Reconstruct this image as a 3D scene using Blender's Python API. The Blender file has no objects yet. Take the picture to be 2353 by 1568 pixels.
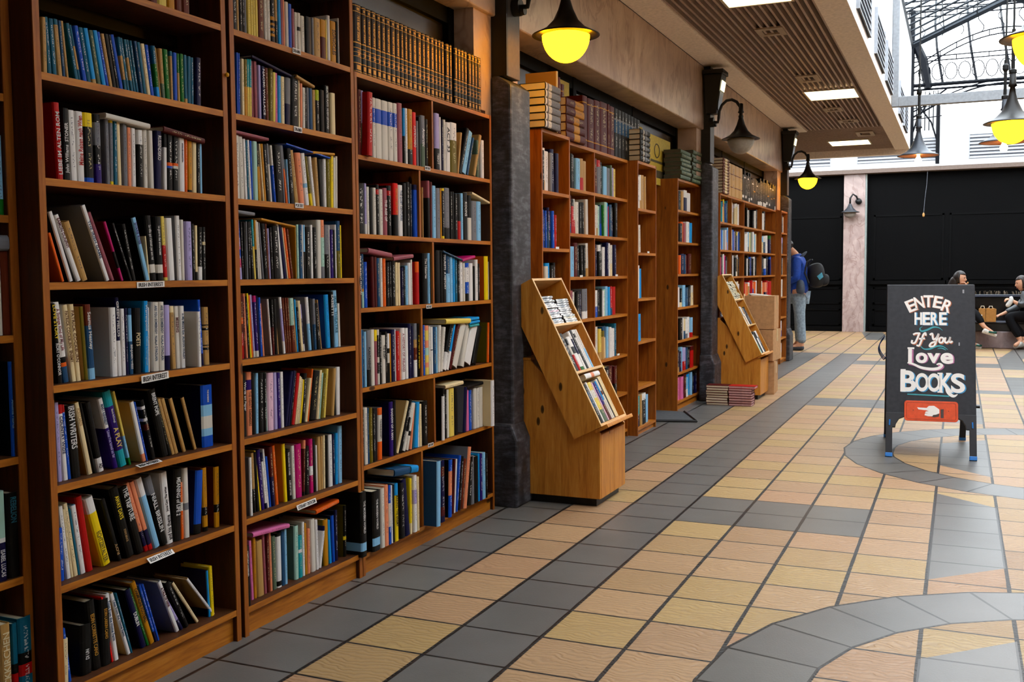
import bpy, bmesh, math, random
from mathutils import Vector, Matrix
random.seed(7)
SC = bpy.context.scene
COL = SC.collection

# ================= camera, sky, light, exposure =================
FPX = 2337.85
CAM = (2.1986, 0.0, 1.2564)
YAW, PIT, ROL = .414226661, .0671877, .0083697
_f = Vector((-math.sin(YAW)*math.cos(PIT), math.cos(YAW)*math.cos(PIT), -math.sin(PIT)))
_r = Vector((math.cos(YAW), math.sin(YAW), 0)); _d = _f.cross(_r)
_r2 = math.cos(ROL)*_r + math.sin(ROL)*_d
_d2 = -math.sin(ROL)*_r + math.cos(ROL)*_d
cam = bpy.data.cameras.new('camera'); camo = bpy.data.objects.new('camera', cam); COL.objects.link(camo)
cam.sensor_width = 36; cam.lens = FPX/2353*36; cam.clip_start = .05; cam.clip_end = 200
M = Matrix((_r2, -_d2, -_f)).transposed().to_4x4(); M.translation = CAM
camo.matrix_world = M
SC.camera = camo
SC.view_settings.view_transform = 'Standard'; SC.view_settings.look = 'None'
SC.view_settings.exposure = 0.0; SC.view_settings.gamma = 1.0; SC.view_settings.use_curve_mapping = False
try:
    SC.cycles.use_denoising = True; SC.cycles.use_adaptive_sampling = True; SC.cycles.adaptive_threshold = .09
    SC.cycles.max_bounces = 6; SC.cycles.diffuse_bounces = 5; SC.cycles.glossy_bounces = 2; SC.cycles.transparent_max_bounces = 8
    SC.cycles.sample_clamp_indirect = 4
except Exception: pass
W = bpy.data.worlds.new('overcast_sky'); SC.world = W; W.use_nodes = True
_bg = W.node_tree.nodes['Background']
_bg.inputs[0].default_value = (.90, .96, 1, 1); _bg.inputs[1].default_value = 8.5

def ray(x, y): return _r2*((x-1176.5)/FPX) + _d2*((y-784)/FPX) + _f
def onx(x, y, X): d = ray(x, y); return Vector(CAM) + d*((X-CAM[0])/d.x)
def ony(x, y, Y): d = ray(x, y); return Vector(CAM) + d*((Y-CAM[1])/d.y)
def onz(x, y, Z): d = ray(x, y); return Vector(CAM) + d*((Z-CAM[2])/d.z)
def pr(X, Y, Z):
    q = Vector((X, Y, Z))-Vector(CAM); w = q.dot(_f); return 1176.5+FPX*q.dot(_r2)/w, 784+FPX*q.dot(_d2)/w

# ================= helpers =================
def lin(h):
    c = [int(h[i:i+2], 16)/255 for i in (0, 2, 4)]
    return tuple((v/12.92 if v <= .04045 else ((v+.055)/1.055)**2.4) for v in c)+(1,)
class NT:
    """little node-tree builder"""
    def __init__(s, name):
        s.m = bpy.data.materials.new(name); s.m.use_nodes = True; s.t = s.m.node_tree
        s.b = s.t.nodes['Principled BSDF']; s.out = s.t.nodes['Material Output']
    def n(s, typ, **kw):
        q = s.t.nodes.new(typ)
        for k, v in kw.items():
            if k in q.inputs.keys():
                if hasattr(v, 'is_output') or isinstance(v, bpy.types.NodeSocket): s.t.links.new(v, q.inputs[k])
                else: q.inputs[k].default_value = v
            else: setattr(q, k, v)
        return q
    def link(s, a, b): s.t.links.new(a, b)
    def math(s, op, *a):
        q = s.t.nodes.new('ShaderNodeMath'); q.operation = op
        for i, v in enumerate(a):
            if isinstance(v, bpy.types.NodeSocket): s.t.links.new(v, q.inputs[i])
            else: q.inputs[i].default_value = v
        return q.outputs[0]
    def mix(s, f, a, b):
        q = s.t.nodes.new('ShaderNodeMix'); q.data_type = 'RGBA'
        for k, v in ((0, f), (6, a), (7, b)):
            if isinstance(v, bpy.types.NodeSocket): s.t.links.new(v, q.inputs[k])
            else: q.inputs[k].default_value = v
        return q.outputs[2]
    def ramp(s, f, stops):
        q = s.t.nodes.new('ShaderNodeValToRGB'); s.t.links.new(f, q.inputs[0])
        e = q.color_ramp.elements
        while len(e) > 1: e.remove(e[-1])
        e[0].position, e[0].color = stops[0]
        for p, c in stops[1:]:
            x = e.new(p); x.color = c
        return q.outputs[0]
    def coords(s, kind='Object', scale=(1, 1, 1), rot=(0, 0, 0)):
        tc = s.t.nodes.new('ShaderNodeTexCoord'); mp = s.t.nodes.new('ShaderNodeMapping')
        s.t.links.new(tc.outputs[kind], mp.inputs[0]); mp.inputs['Scale'].default_value = scale; mp.inputs['Rotation'].default_value = rot
        return mp.outputs[0]
    def noise(s, v, scale=5, detail=3, rough=.5, dist=0):
        q = s.n('ShaderNodeTexNoise', Vector=v, Scale=scale, Detail=detail, Roughness=rough, Distortion=dist); return q.outputs[0]
    def bump(s, h, strength=.3, dist=.01):
        q = s.n('ShaderNodeBump', Height=h, Strength=strength, Distance=dist); s.t.links.new(q.outputs[0], s.b.inputs['Normal'])
    def fin(s, color=None, rough=.6, metal=0, spec=.5):
        if color is not None:
            if isinstance(color, bpy.types.NodeSocket): s.t.links.new(color, s.b.inputs['Base Color'])
            else: s.b.inputs['Base Color'].default_value = color
        if isinstance(rough, bpy.types.NodeSocket): s.t.links.new(rough, s.b.inputs['Roughness'])
        else: s.b.inputs['Roughness'].default_value = rough
        s.b.inputs['Metallic'].default_value = metal; s.b.inputs['Specular IOR Level'].default_value = spec
        return s.m
_flat = {}
def flat(h, rough=.6, metal=0, spec=.4, var=.06):
    k = (h, rough, metal)
    if k not in _flat:
        t = NT('paint_'+h); v = t.noise(t.coords('Object', (9, 9, 9)), 4, 4)
        c = lin(h); d = tuple(x*(1-var*3) for x in c[:3])+(1,); e = tuple(min(1, x*(1+var)) for x in c[:3])+(1,)
        _flat[k] = t.fin(t.ramp(v, [(.3, d), (.7, e)]), rough, metal, spec)
    return _flat[k]
def emit(name, col, strength):
    t = NT(name); e = t.n('ShaderNodeEmission', Color=col, Strength=strength); t.link(e.outputs[0], t.out.inputs[0]); return t.m
def wood(name, dark, mid, light, grain='Z', rough=.5, knots=True, gloss=.3):
    t = NT(name)
    sc = {'X': (1.2, 14, 14), 'Y': (14, 1.2, 14), 'Z': (14, 14, 1.2)}[grain]
    v = t.coords('Object', sc)
    n1 = t.noise(v, 2.2, 5, .6, .8)
    n2 = t.noise(t.coords('Object', tuple(x*4 for x in sc)), 3, 3)
    f = t.math('ADD', t.math('MULTIPLY', n1, .75), t.math('MULTIPLY', n2, .25))
    c = t.ramp(f, [(.3, lin(dark)), (.5, lin(mid)), (.72, lin(light))])
    if knots:
        ks = {'X': (3, 7, 7), 'Y': (7, 3, 7), 'Z': (7, 7, 3)}[grain]
        vo = t.n('ShaderNodeTexVoronoi', Vector=t.coords('Object', ks), Scale=1.25, Randomness=1.0)
        k = t.ramp(vo.outputs['Distance'], [(.0, (1, 1, 1, 1)), (.075, (.85, .85, .85, 1)), (.10, (0, 0, 0, 1))])
        c = t.mix(k, c, lin('2c1405'))
    t.bump(n2, .08, .002)
    return t.fin(c, rough, 0, gloss)
def structure(o): o['kind'] = 'structure'; return o
class MB:
    """collects shapes, builds ONE mesh object"""
    def __init__(s): s.v = []; s.f = []; s.mi = []; s.uv = {}
    def add(s, vs, fs, mi=0):
        b = len(s.v); s.v += [tuple(v) for v in vs]; s.f += [tuple(i+b for i in f) for f in fs]; s.mi += [mi]*len(fs); return s
    def box(s, x0, x1, y0, y1, z0, z1, mi=0):
        return s.add([(x, y, z) for z in (z0, z1) for y in (y0, y1) for x in (x0, x1)],
                     [(0, 2, 3, 1), (4, 5, 7, 6), (0, 1, 5, 4), (2, 6, 7, 3), (0, 4, 6, 2), (1, 3, 7, 5)], mi)
    def prism(s, poly, axis, a, b, mi=0):
        """poly: list of 2-D points in the two other axes, extruded from a to b"""
        n = len(poly)
        def P(p, t): return {'X': (t, p[0], p[1]), 'Y': (p[0], t, p[1]), 'Z': (p[0], p[1], t)}[axis]
        vs = [P(p, a) for p in poly]+[P(p, b) for p in poly]
        return s.add(vs, [tuple(range(n))[::-1], tuple(range(n, 2*n))]+[(i, (i+1) % n, n+(i+1) % n, n+i) for i in range(n)], mi)
    def tube(s, pts, r, seg=8, mi=0, cap=True):
        pts = [Vector(p) for p in pts]; rs = r if isinstance(r, (list, tuple)) else [r]*len(pts)
        vs = []; up = None
        for i, p in enumerate(pts):
            d = (pts[min(i+1, len(pts)-1)]-pts[max(i-1, 0)]).normalized()
            if up is None: up = Vector((0, 0, 1)) if abs(d.z) < .9 else Vector((0, 1, 0))
            a = d.cross(up)
            if a.length < 1e-5: a = d.cross(Vector((1, 0, 0)))
            a.normalize(); b = a.cross(d).normalized(); up = b
            for k in range(seg):
                t = 2*math.pi*k/seg; vs.append(p+(a*math.cos(t)+b*math.sin(t))*rs[i])
        fs = []
        for i in range(len(pts)-1):
            for k in range(seg):
                fs.append((i*seg+k, i*seg+(k+1) % seg, (i+1)*seg+(k+1) % seg, (i+1)*seg+k))
        if cap: fs += [tuple(range(seg))[::-1], tuple(range((len(pts)-1)*seg, len(pts)*seg))]
        return s.add(vs, fs, mi)
    def lathe(s, prof, c, seg=28, mi=0):
        """prof: (radius, z) list, around vertical axis at c"""
        vs = []; fs = []
        for (r, z) in prof:
            for k in range(seg):
                t = 2*math.pi*k/seg; vs.append((c[0]+r*math.cos(t), c[1]+r*math.sin(t), c[2]+z))
        for i in range(len(prof)-1):
            for k in range(seg): fs.append((i*seg+k, i*seg+(k+1) % seg, (i+1)*seg+(k+1) % seg, (i+1)*seg+k))
        return s.add(vs, fs, mi)
    def build(s, name, mats, parent=None, smooth=False, bevel=0, loc=None):
        me = bpy.data.meshes.new(name)
        if loc is not None:
            L = Vector(loc); s.v = [tuple(Vector(v)-L) for v in s.v]
        me.from_pydata(s.v, [], s.f); 
        for m in (mats if isinstance(mats, (list, tuple)) else [mats]): me.materials.append(m)
        me.polygons.foreach_set('material_index', s.mi)
        bm = bmesh.new(); bm.from_mesh(me); bmesh.ops.recalc_face_normals(bm, faces=bm.faces); bm.to_mesh(me); bm.free()
        if smooth: me.polygons.foreach_set('use_smooth', [True]*len(me.polygons))
        me.update()
        o = bpy.data.objects.new(name, me); COL.objects.link(o)
        if loc is not None: o.location = loc
        if parent: o.parent = parent
        if bevel:
            b = o.modifiers.new('bevel', 'BEVEL'); b.width = bevel; b.segments = 2; b.limit_method = 'ANGLE'; b.angle_limit = .6
        return o
def tag(o, label, cat, group=None):
    o['label'] = label; o['category'] = cat
    if group: o['group'] = group
    return o
def thing(name, loc, label, cat, group=None, rz=0):
    o = bpy.data.objects.new(name, None); COL.objects.link(o); o.location = loc; o.rotation_euler[2] = rz; o.empty_display_size = .05
    return tag(o, label, cat, group)
def copy_tree(o, parent=None):
    c = o.copy(); COL.objects.link(c)
    if parent: c.parent = parent
    for ch in list(o.children): copy_tree(ch, c)
    return c
_txt = {}
def text_mesh(s, fit_w, fit_h, bold=.0, shear=0.0, ext=.0004, spacing=1.0, res=2):
    """a flat mesh of the string, centred, at most fit_w x fit_h, in the XY plane"""
    cu = bpy.data.curves.new('lettering', 'FONT'); cu.body = s; cu.offset = bold; cu.shear = shear; cu.extrude = .004
    cu.resolution_u = res; cu.space_character = spacing
    o = bpy.data.objects.new('lettering', cu); COL.objects.link(o)
    dg = bpy.context.evaluated_depsgraph_get(); dg.update()
    me = bpy.data.meshes.new_from_object(o.evaluated_get(dg))
    bpy.data.objects.remove(o); bpy.data.curves.remove(cu)
    if not me.vertices: return me
    xs = [v.co.x for v in me.vertices]; ys = [v.co.y for v in me.vertices]
    w = max(xs)-min(xs); h = max(ys)-min(ys); cx = (max(xs)+min(xs))/2; cy = (max(ys)+min(ys))/2
    kx = fit_w/w; ky = fit_h/h
    k = min(kx, ky); kx = min(kx, k*1.6); ky = min(ky, k*1.6)
    for v in me.vertices: v.co = ((v.co.x-cx)*kx, (v.co.y-cy)*ky, v.co.z*ext/.004)
    return me
# ================= materials =================
PINE = wood('stained_pine', '84480c', 'ab6414', 'c27e28', 'Y')
PINEV = wood('stained_pine_upright', '6e340a', '945010', 'ac681e', 'Z')
PINE_SHADE = wood('shaded_pine_board', '341a08', '4a260e', '5c3214', 'Z', .55, False)  # pine copy darkened in colour for the shade on sides and boards
PINE_SHADE_IN = wood('shaded_pine_inside', '1e0b04', '2a1006', '341508', 'Z', knots=False)  # back panels: shade inside the cases put into the wood colour
HONEY = wood('honey_pine', 'a05c16', 'c47e2a', 'd69844', 'Z', .45)
HONEYR = wood('honey_pine_rack', 'a86418', 'cc8830', 'dca04c', 'Z', .42)
BIRCH = wood('pale_pine', 'b98a50', 'd9ae74', 'e6c48c', 'Y', .5, False)
def marble(name, a, b, c, vein, sc=1.0, rough=.35):
    t = NT(name); v = t.coords('Object', (sc, sc, sc*.8))
    n = t.noise(v, 2.0, 6, .62, 1.2); n2 = t.noise(t.coords('Object', (sc*1.6, sc*1.6, sc*.8), (0, .5, 0)), 1.5, 4, .55, .7)
    c1 = t.ramp(n, [(.3, lin(a)), (.5, lin(b)), (.7, lin(c))])
    k = t.ramp(n2, [(.47, (0, 0, 0, 1)), (.497, (.5, .5, .5, 1)), (.53, (0, 0, 0, 1))])
    return t.fin(t.mix(k, c1, lin(vein)), rough, 0, .5)
MARBLE = marble('brown_pink_marble', 'a0836f', 'b99c86', 'cdb29c', '7c5640', 1.3)
MARBLE2 = marble('pale_pink_marble', '94807c', 'a8938e', 'b8a5a0', '765650', 1.6)
def blotchy():
    t = NT('dark_cast_iron'); n = t.noise(t.coords('Object', (1.5, 1.5, 1)), 6, 5, .7)
    n2 = t.noise(t.coords('Object', (4, 4, 14)), 3, 3, .7)
    f = t.math('MULTIPLY', n, n2)
    t.bump(n, .1, .004)
    return t.fin(t.ramp(f, [(.18, lin('1c1c20')), (.26, lin('33343a')), (.36, lin('54565e'))]), .5, .0, .5)
IRON = blotchy()
BLACK = flat('0c0c0e', .45); BLACKG = flat('08080a', .2, 0, .5)
PANEL = flat('050506', .6, 0, .06)
WHITE = flat('e9e9ea', .5); WHITE2 = flat('8e9094', .5); BEIGE = flat('efe2d6', .7); GREYP = flat('9a9ca2', .6)
DARKWIN = flat('2a211b', .25, 0, .5)
def glassmat():
    t = NT('roof_glass'); tr = t.n('ShaderNodeBsdfTransparent'); tr.inputs[0].default_value = (.93, .97, 1, 1)
    gl = t.n('ShaderNodeBsdfGlossy'); gl.inputs['Roughness'].default_value = .1
    mx = t.t.nodes.new('ShaderNodeMixShader'); mx.inputs[0].default_value = .06
    t.link(tr.outputs[0], mx.inputs[1]); t.link(gl.outputs[0], mx.inputs[2]); t.link(mx.outputs[0], t.out.inputs[0]); return t.m
GLASS = glassmat()

def floor_material():
    t = NT('floor_tiles'); m = t.math
    sep = t.n('ShaderNodeSeparateXYZ'); tc = t.t.nodes.new('ShaderNodeTexCoord'); t.link(tc.outputs['Object'], sep.inputs[0])
    x, y = sep.outputs[0], sep.outputs[1]
    i = m('DIVIDE', x, .3); j = m('DIVIDE', m('SUBTRACT', y, 2.5863), .29773)
    fi = m('FRACT', m('ADD', i, 40)); fj = m('FRACT', m('ADD', j, 60)); ci = m('FLOOR', i); cj = m('FLOOR', j)
    def between(v, a, b): return m('MULTIPLY', m('GREATER_THAN', v, a), m('LESS_THAN', v, b))
    def AND(a, b): return m('MULTIPLY', a, b)
    def OR(*a):
        r = a[0]
        for q in a[1:]: r = m('MAXIMUM', r, q)
        return r
    def NOT(a): return m('SUBTRACT', 1, a)
    # distance to the nearest grout line
    gi = m('MINIMUM', fi, m('SUBTRACT', 1, fi)); gj = m('MINIMUM', fj, m('SUBTRACT', 1, fj))
    # rings
    k2 = m('GREATER_THAN', y, 5.245)
    yc = m('ADD', 3.02, m('MULTIPLY', k2, 4.45))
    dx = m('SUBTRACT', x, 2.86); dy = m('SUBTRACT', y, yc)
    rr = m('SQRT', m('ADD', m('MULTIPLY', dx, dx), m('MULTIPLY', dy, dy)))
    ang = m('MULTIPLY', m('ADD', m('ARCTAN2', dy, dx), math.pi), 28/(2*math.pi))
    fa = m('FRACT', ang); ca = m('FLOOR', ang)
    # straight-sided ring stones
    da = m('MULTIPLY', m('SUBTRACT', fa, .5), 2*math.pi/28)
    rp = m('MULTIPLY', rr, m('COSINE', da))
    near = m('LESS_THAN', y, 9.6)
    ring = AND(between(rp, 1.065, 1.375), near)
    rgl = m('MINIMUM', m('ABSOLUTE', m('SUBTRACT', rp, 1.065)), m('ABSOLUTE', m('SUBTRACT', rp, 1.375)))
    ringgrout = AND(between(rp, 1.055, 1.385), AND(near, OR(m('LESS_THAN', rgl, .006), AND(ring, m('LESS_THAN', m('MULTIPLY', m('MINIMUM', fa, m('SUBTRACT', 1, fa)), .27), .0055)))))
    # grey zones
    u7 = m('SUBTRACT', x, 2.1)
    col7 = between(x, 2.1, 2.4)
    s7a = AND(col7, AND(m('GREATER_THAN', y, m('ADD', 4.38, m('MULTIPLY', u7, .97))), m('LESS_THAN', y, m('SUBTRACT', 6.12, m('MULTIPLY', u7, .9)))))
    s7b = AND(col7, m('LESS_THAN', y, m('ADD', 3.46, m('MULTIPLY', u7, .97))))
    s7c = AND(col7, AND(m('GREATER_THAN', y, m('SUBTRACT', 7.02, m('MULTIPLY', u7, 1.03))), m('LESS_THAN', y, m('ADD', 7.9, m('MULTIPLY', u7, .9)))))
    s7d = AND(col7, between(y, 9.0, 10.3))
    s9 = AND(between(x, 2.7, 3.0), OR(between(y, 11.3, 13.0), between(y, 14.0, 15.5)))
    s9d = AND(between(m('SUBTRACT', x, m('MULTIPLY', m('SUBTRACT', y, 15.5), .14)), 2.7, 3.0), between(y, 15.5, 17.6))
    grey = OR(AND(m('LESS_THAN', x, .3), m('LESS_THAN', y, 15.85)), AND(between(x, .6, .9), m('LESS_THAN', y, 15.85)),
              AND(between(y, 4.968, 5.563), between(x, .9, 1.8)), AND(between(y, 9.732, 10.328), between(x, .9, 2.1)),
              AND(between(y, 14.198, 14.793), m('GREATER_THAN', x, .9)), AND(between(y, 11.22, 11.52), m('GREATER_THAN', x, 2.3)),
              s7a, s7b, s7c, s7d, s9, s9d, ring,
              AND(between(y, 19.2, 21.6), between(m('ADD', x, m('MULTIPLY', y, .12)), 3.0, 3.4)), between(y, 15.85, 16.0))
    # joints: wide along the arcade, thin across; ring stones keep their own
    wob = m('MULTIPLY', m('SUBTRACT', t.noise(tc.outputs['Object'], 9, 3), .5), .012)
    gr = OR(m('LESS_THAN', m('ADD', gi, wob), .025), m('LESS_THAN', m('ADD', gj, wob), .019))
    gr = OR(AND(gr, NOT(ring)), ringgrout)
    gr = AND(gr, m('GREATER_THAN', x, -2))
    # tile colours
    comb = t.n('ShaderNodeCombineXYZ'); 
    t.link(m('ADD', m('MULTIPLY', ci, NOT(ring)), m('MULTIPLY', ca, ring)), comb.inputs[0]); t.link(m('MULTIPLY', cj, NOT(ring)), comb.inputs[1])
    wn = t.n('ShaderNodeTexWhiteNoise', noise_dimensions='3D', Vector=comb.outputs[0])
    beige = t.ramp(wn.outputs[0], [(0, lin('aa8462')), (.3, lin('b09068')), (.55, lin('a28260')), (.62, lin('aa8e5a')), (.85, lin('b09560')), (1, lin('9c7c5a'))])
    big = t.noise(tc.outputs['Object'], 2.2, 4, .6)
    greyc = t.mix(big, lin('504e4b'), lin('74726e'))
    greyc = t.mix(t.math('MULTIPLY', wn.outputs[0], .35), greyc, lin('565352'))
    col = t.mix(grey, t.mix(m('MULTIPLY', big, .35), beige, lin('9a7254')), greyc)
    # slate-like ripple on the beige tiles
    v2 = t.n('ShaderNodeVectorMath', operation='ADD'); t.link(tc.outputs['Object'], v2.inputs[0]); 
    sc = t.n('ShaderNodeVectorMath', operation='SCALE'); t.link(comb.outputs[0], sc.inputs[0]); sc.inputs['Scale'].default_value = 3.7; t.link(sc.outputs[0], v2.inputs[1])
    wv = t.n('ShaderNodeTexWave', wave_type='RINGS', Vector=v2.outputs[0], Scale=13.0, Distortion=20.0, Detail=4.0); wv.inputs['Detail Scale'].default_value = .5
    rip = t.ramp(wv.outputs['Fac'], [(0, (0, 0, 0, 1)), (.35, (.6, .6, .6, 1)), (1, (1, 1, 1, 1))])
    fine = t.noise(tc.outputs['Object'], 130, 3, .7)
    h = m('ADD', m('MULTIPLY', m('MULTIPLY', rip, NOT(grey)), .8), m('MULTIPLY', fine, .25))
    h = m('SUBTRACT', h, m('MULTIPLY', gr, 2.4))
    t.bump(h, .6, .004)
    col = t.mix(m('MULTIPLY', m('MULTIPLY', NOT(grey), m('SUBTRACT', 1, rip)), .30), col, lin('6e523c'))
    gcol = t.ramp(t.noise(tc.outputs['Object'], 3.5, 4, .8), [(.35, lin('0e0d0d')), (.68, lin('191818')), (.76, lin('7a766f'))])
    col = t.mix(gr, col, gcol)
    rough = m('ADD', .38, m('MULTIPLY', NOT(grey), .12))
    return t.fin(col, rough, 0, .45)
FLOORM = floor_material()

# ================= the setting =================
structure(MB().box(-3.5, 7.5, -5, 22.4, -.06, 0).build('floor', FLOORM))
# --- shop front on the left: fascia, soffit, back wall and pilasters of marble
fa = MB()
fa.box(-.30, -.06, -2, 14.75, 2.60, 3.19)
fa.box(-.60, -.30, -2, 14.75, 2.66, 3.19)
structure(fa.build('trim_1', MARBLE, bevel=.008))
PIL = ((4.74, 5.30), (9.53, 10.20), (14.15, 14.90), (-.2, .3))
wl = MB()
for (a, b), lo in zip(PIL, ((4.87, 5.30, 2.10), (9.83, 10.20, 2.12), (14.40, 14.90, 2.08), (-.2, .3, 1.0))): wl.box(-.60, -.085, a, b, lo[2], 2.6); wl.box(-.60, -.085, lo[0], lo[1], 0, lo[2])
structure(wl.build('wall_left', MARBLE))
# shop windows set back behind the bookcases
for n, (a, b, G) in enumerate(((.3, 4.74, -.20), (5.30, 9.53, -.27), (10.20, 14.15, -.27))):
    wo = structure(MB().box(G-.06, G-.03, a, b, 2.02, 2.66).box(G-.36, G-.33, a, b, 0, 2.02).build('window_%d' % (n+1), DARKWIN))
    f = MB()
    for z in (2.52, 2.09): f.box(G-.03, G, a, b, z, z+.05)
    f.box(G-.03, G, a, b, 2.57, 2.66)
    k = max(2, int((b-a)/1.2))
    for q in range(k+1):
        yy = a+(b-a-.06)*q/k; f.box(G-.03, G+.005, yy, yy+.06, 2.09, 2.62)
    f.box(G-.34, G-.06, a, b, 2.10, 2.12) if False else None
    f.build('window_frame', PANEL, wo)
structure(MB().box(-3.5, -.6, 14.75, 14.9, 0, 3.2).build('wall_corner', MARBLE))
structure(MB().box(-3.5, -.62, -2, 14.75, 0, .02).build('baseboard_left', PANEL))
structure(MB().box(-1.0, -.9, -2, 14.75, 0, 3.2).build('wall_shop', PANEL))
# --- suspended ceiling: plaster band, slatted field, bulkhead with louvres
structure(MB().box(-.06, .20, -5, 14.9, 3.19, 3.30).build('trim_2', BEIGE, bevel=.004))
def slat_mat():
    t = NT('slatted_metal'); sep = t.n('ShaderNodeSeparateXYZ'); t.link(t.coords('Object'), sep.inputs[0])
    f = t.math('FRACT', t.math('MULTIPLY', t.math('ADD', sep.outputs[1], 50), 42)); g = t.math('FRACT', t.math('MULTIPLY', t.math('ADD', sep.outputs[0], 50), 42))
    hole = t.math('MULTIPLY', t.math('LESS_THAN', f, .55), t.math('LESS_THAN', g, .8))
    return t.fin(t.mix(hole, lin('a08c7e'), lin('4a3c34')), .55, 0, .4)
SLAT = slat_mat(); SLATL = flat('a8948a', .5)
ce = MB()
ce.box(-3.5, 1.20, -5, 17.75, 3.27, 3.30, 0)
k = 18
for q in range(k+1):
    xx = .20+(1.0-.019)*q/k; ce.box(xx, xx+.019, -5, 14.9, 3.205, 3.27, 1)
yy = 14.95
while yy < 17.7: ce.box(-3.4, 1.2, yy, yy+.024, 3.215, 3.27, 1); yy += .10
structure(ce.build('ceiling', [SLAT, SLATL]))
structure(MB().box(1.20, 1.42, -5, 17.75, 3.19, 3.30).box(-3.5, 1.42, 17.75, 17.9, 3.12, 3.30).build('trim_3', BEIGE, bevel=.004))
LWHITE = flat('d8dade', .55, 0, .3, .02)
bw = MB(); bw.box(1.34, 1.42, -5, 17.9, 3.30, 4.85)
structure(bw.build('wall_atrium', LWHITE))
LOUV = flat('5c6068', .5); SLATW = flat('a8abb2', .5)  # LOUV backing darkened to hold the shade between the slats
def louvre(name, pts, label, axis):
    """pts: a0,a1,z0,z1 on x=1.42 (axis Y) or y=21.8 (axis X)"""
    a0, a1, z0, z1, P = pts; g = MB(); n = int((z1-z0)/.058)
    if axis == 'Y':
        g.box(P-.002, P+.004, a0, a1, z0, z1, 1)
        for q in range(n):
            z = z0+(z1-z0)*q/n; g.prism([(P+.002, z+.030), (P+.028, z+.004), (P+.028, z+.016), (P+.006, z+.044)], 'Y', a0, a1)
        for a in (a0-.015, a1): g.box(P, P+.03, a, a+.015, z0, z1)
    else:
        g.box(a0, a1, P-.004, P+.002, z0, z1, 1)
        for q in range(n):
            z = z0+(z1-z0)*q/n; g.prism([(P-.002, z+.030), (P-.028, z+.004), (P-.028, z+.016), (P-.006, z+.044)], 'X', a0, a1)
        for a in (a0-.015, a1): g.box(a, a+.015, P-.03, P, z0, z1)
    o = g.build(name, [SLATW, LOUV]); return tag(o, label, 'vent', 'white louvred vents of the atrium')
for n, (a, b) in enumerate(((7.1, 8.1), (8.5, 9.6), (10.32, 11.40), (11.83, 12.83), (14.4, 15.3), (15.6, 16.5))):
    louvre('louvre_vent', (a, b, 3.29, 3.72, 1.42), ('white louvred vent high on the atrium edge, above the slatted ceiling, ' + ('first', 'second', 'third', 'fourth', 'fifth', 'sixth')[n]+' from camera'), 'Y')
# --- far wall: black shop panels, marble pier, white louvred band
fw = MB(); fw.box(-3.5, 7.5, 21.8, 22.0, 0, 3.24)
structure(fw.build('wall_far', PANEL))
structure(MB().box(.03, .44, 21.62, 21.8, 0, 3.2).build('trim_4', MARBLE2, bevel=.005))
structure(MB().box(.44, .47, 21.64, 21.8, 0, 3.2).build('trim_8', flat('8e9896', .5)))
structure(MB().box(-3.5, 7.5, 21.5, 21.8, 3.17, 3.25).build('trim_5', flat('6f5f56', .6)))
structure(MB().box(-3.5, 7.5, 21.7, 21.8, 3.25, 4.42).box(-3.5, 7.5, 21.66, 21.8, 3.25, 3.33).build('wall_upper', LWHITE))
for n, (a, b, z0, z1) in enumerate(((-1.15, -.25, 3.36, 3.64), (.28, 1.76, 3.38, 3.82), (2.33, 3.6, 3.38, 3.84))):
    louvre('louvre_vent', (a, b, z0, z1, 21.7), ('white louvred vent on the far wall, ' + ('above the yellow wall lamp', 'behind the conical pendant lamp', 'behind the rightmost pendant lamps')[n]), 'X')
# recessed black panelling of the far shop fronts
pn = MB()
for (a, b) in ((-1.3, -.02), (.60, 1.9), (2.0, 3.6), (3.7, 5.2)):
    for (z0, z1) in ((.12, .46), (.56, .90), (1.05, 2.35)):
        for (p, q, r, s_) in ((a, b, z0, z0+.035), (a, b, z1-.035, z1), (a, a+.035, z0, z1), (b-.035, b, z0, z1)):
            pn.box(p, q, 21.785, 21.8, r, s_)
    pn.box(a-.06, b+.06, 21.74, 21.8, .96, 1.03)
    pn.box(a-.06, b+.06, 21.72, 21.8, 0, .10)
structure(pn.build('trim_6', flat('040405', .5, 0, .08)))
# --- right side of the arcade (outside the frame, closes the hall) and the end behind the camera
structure(MB().box(6.6, 6.8, -5, 21.8, 0, 2.4).build('wall_right', flat('4a4440', .6)))
structure(MB().box(6.6, 6.8, -5, 21.8, 2.4, 4.9).build('wall_right_bounce', flat('e2dcd4', .6)))  # pale upper band added out of view to bounce light onto the ceiling
structure(MB().box(4.28, 7.5, -5, 17.9, 3.2, 3.4).box(4.28, 4.38, -5, 17.9, 3.4, 4.85).build('ceiling_right', BEIGE))
structure(MB().box(-3.5, 7.5, -5.2, -5, 0, 4.9).build('wall_back_light_block', flat('5a5048', .7)))  # unseen end wall added to keep open-end light off the shelves
structure(MB().box(-3.6, -3.5, 14.9, 21.8, 0, 4.42).build('wall_side', flat('7d6c60', .6)))
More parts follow.
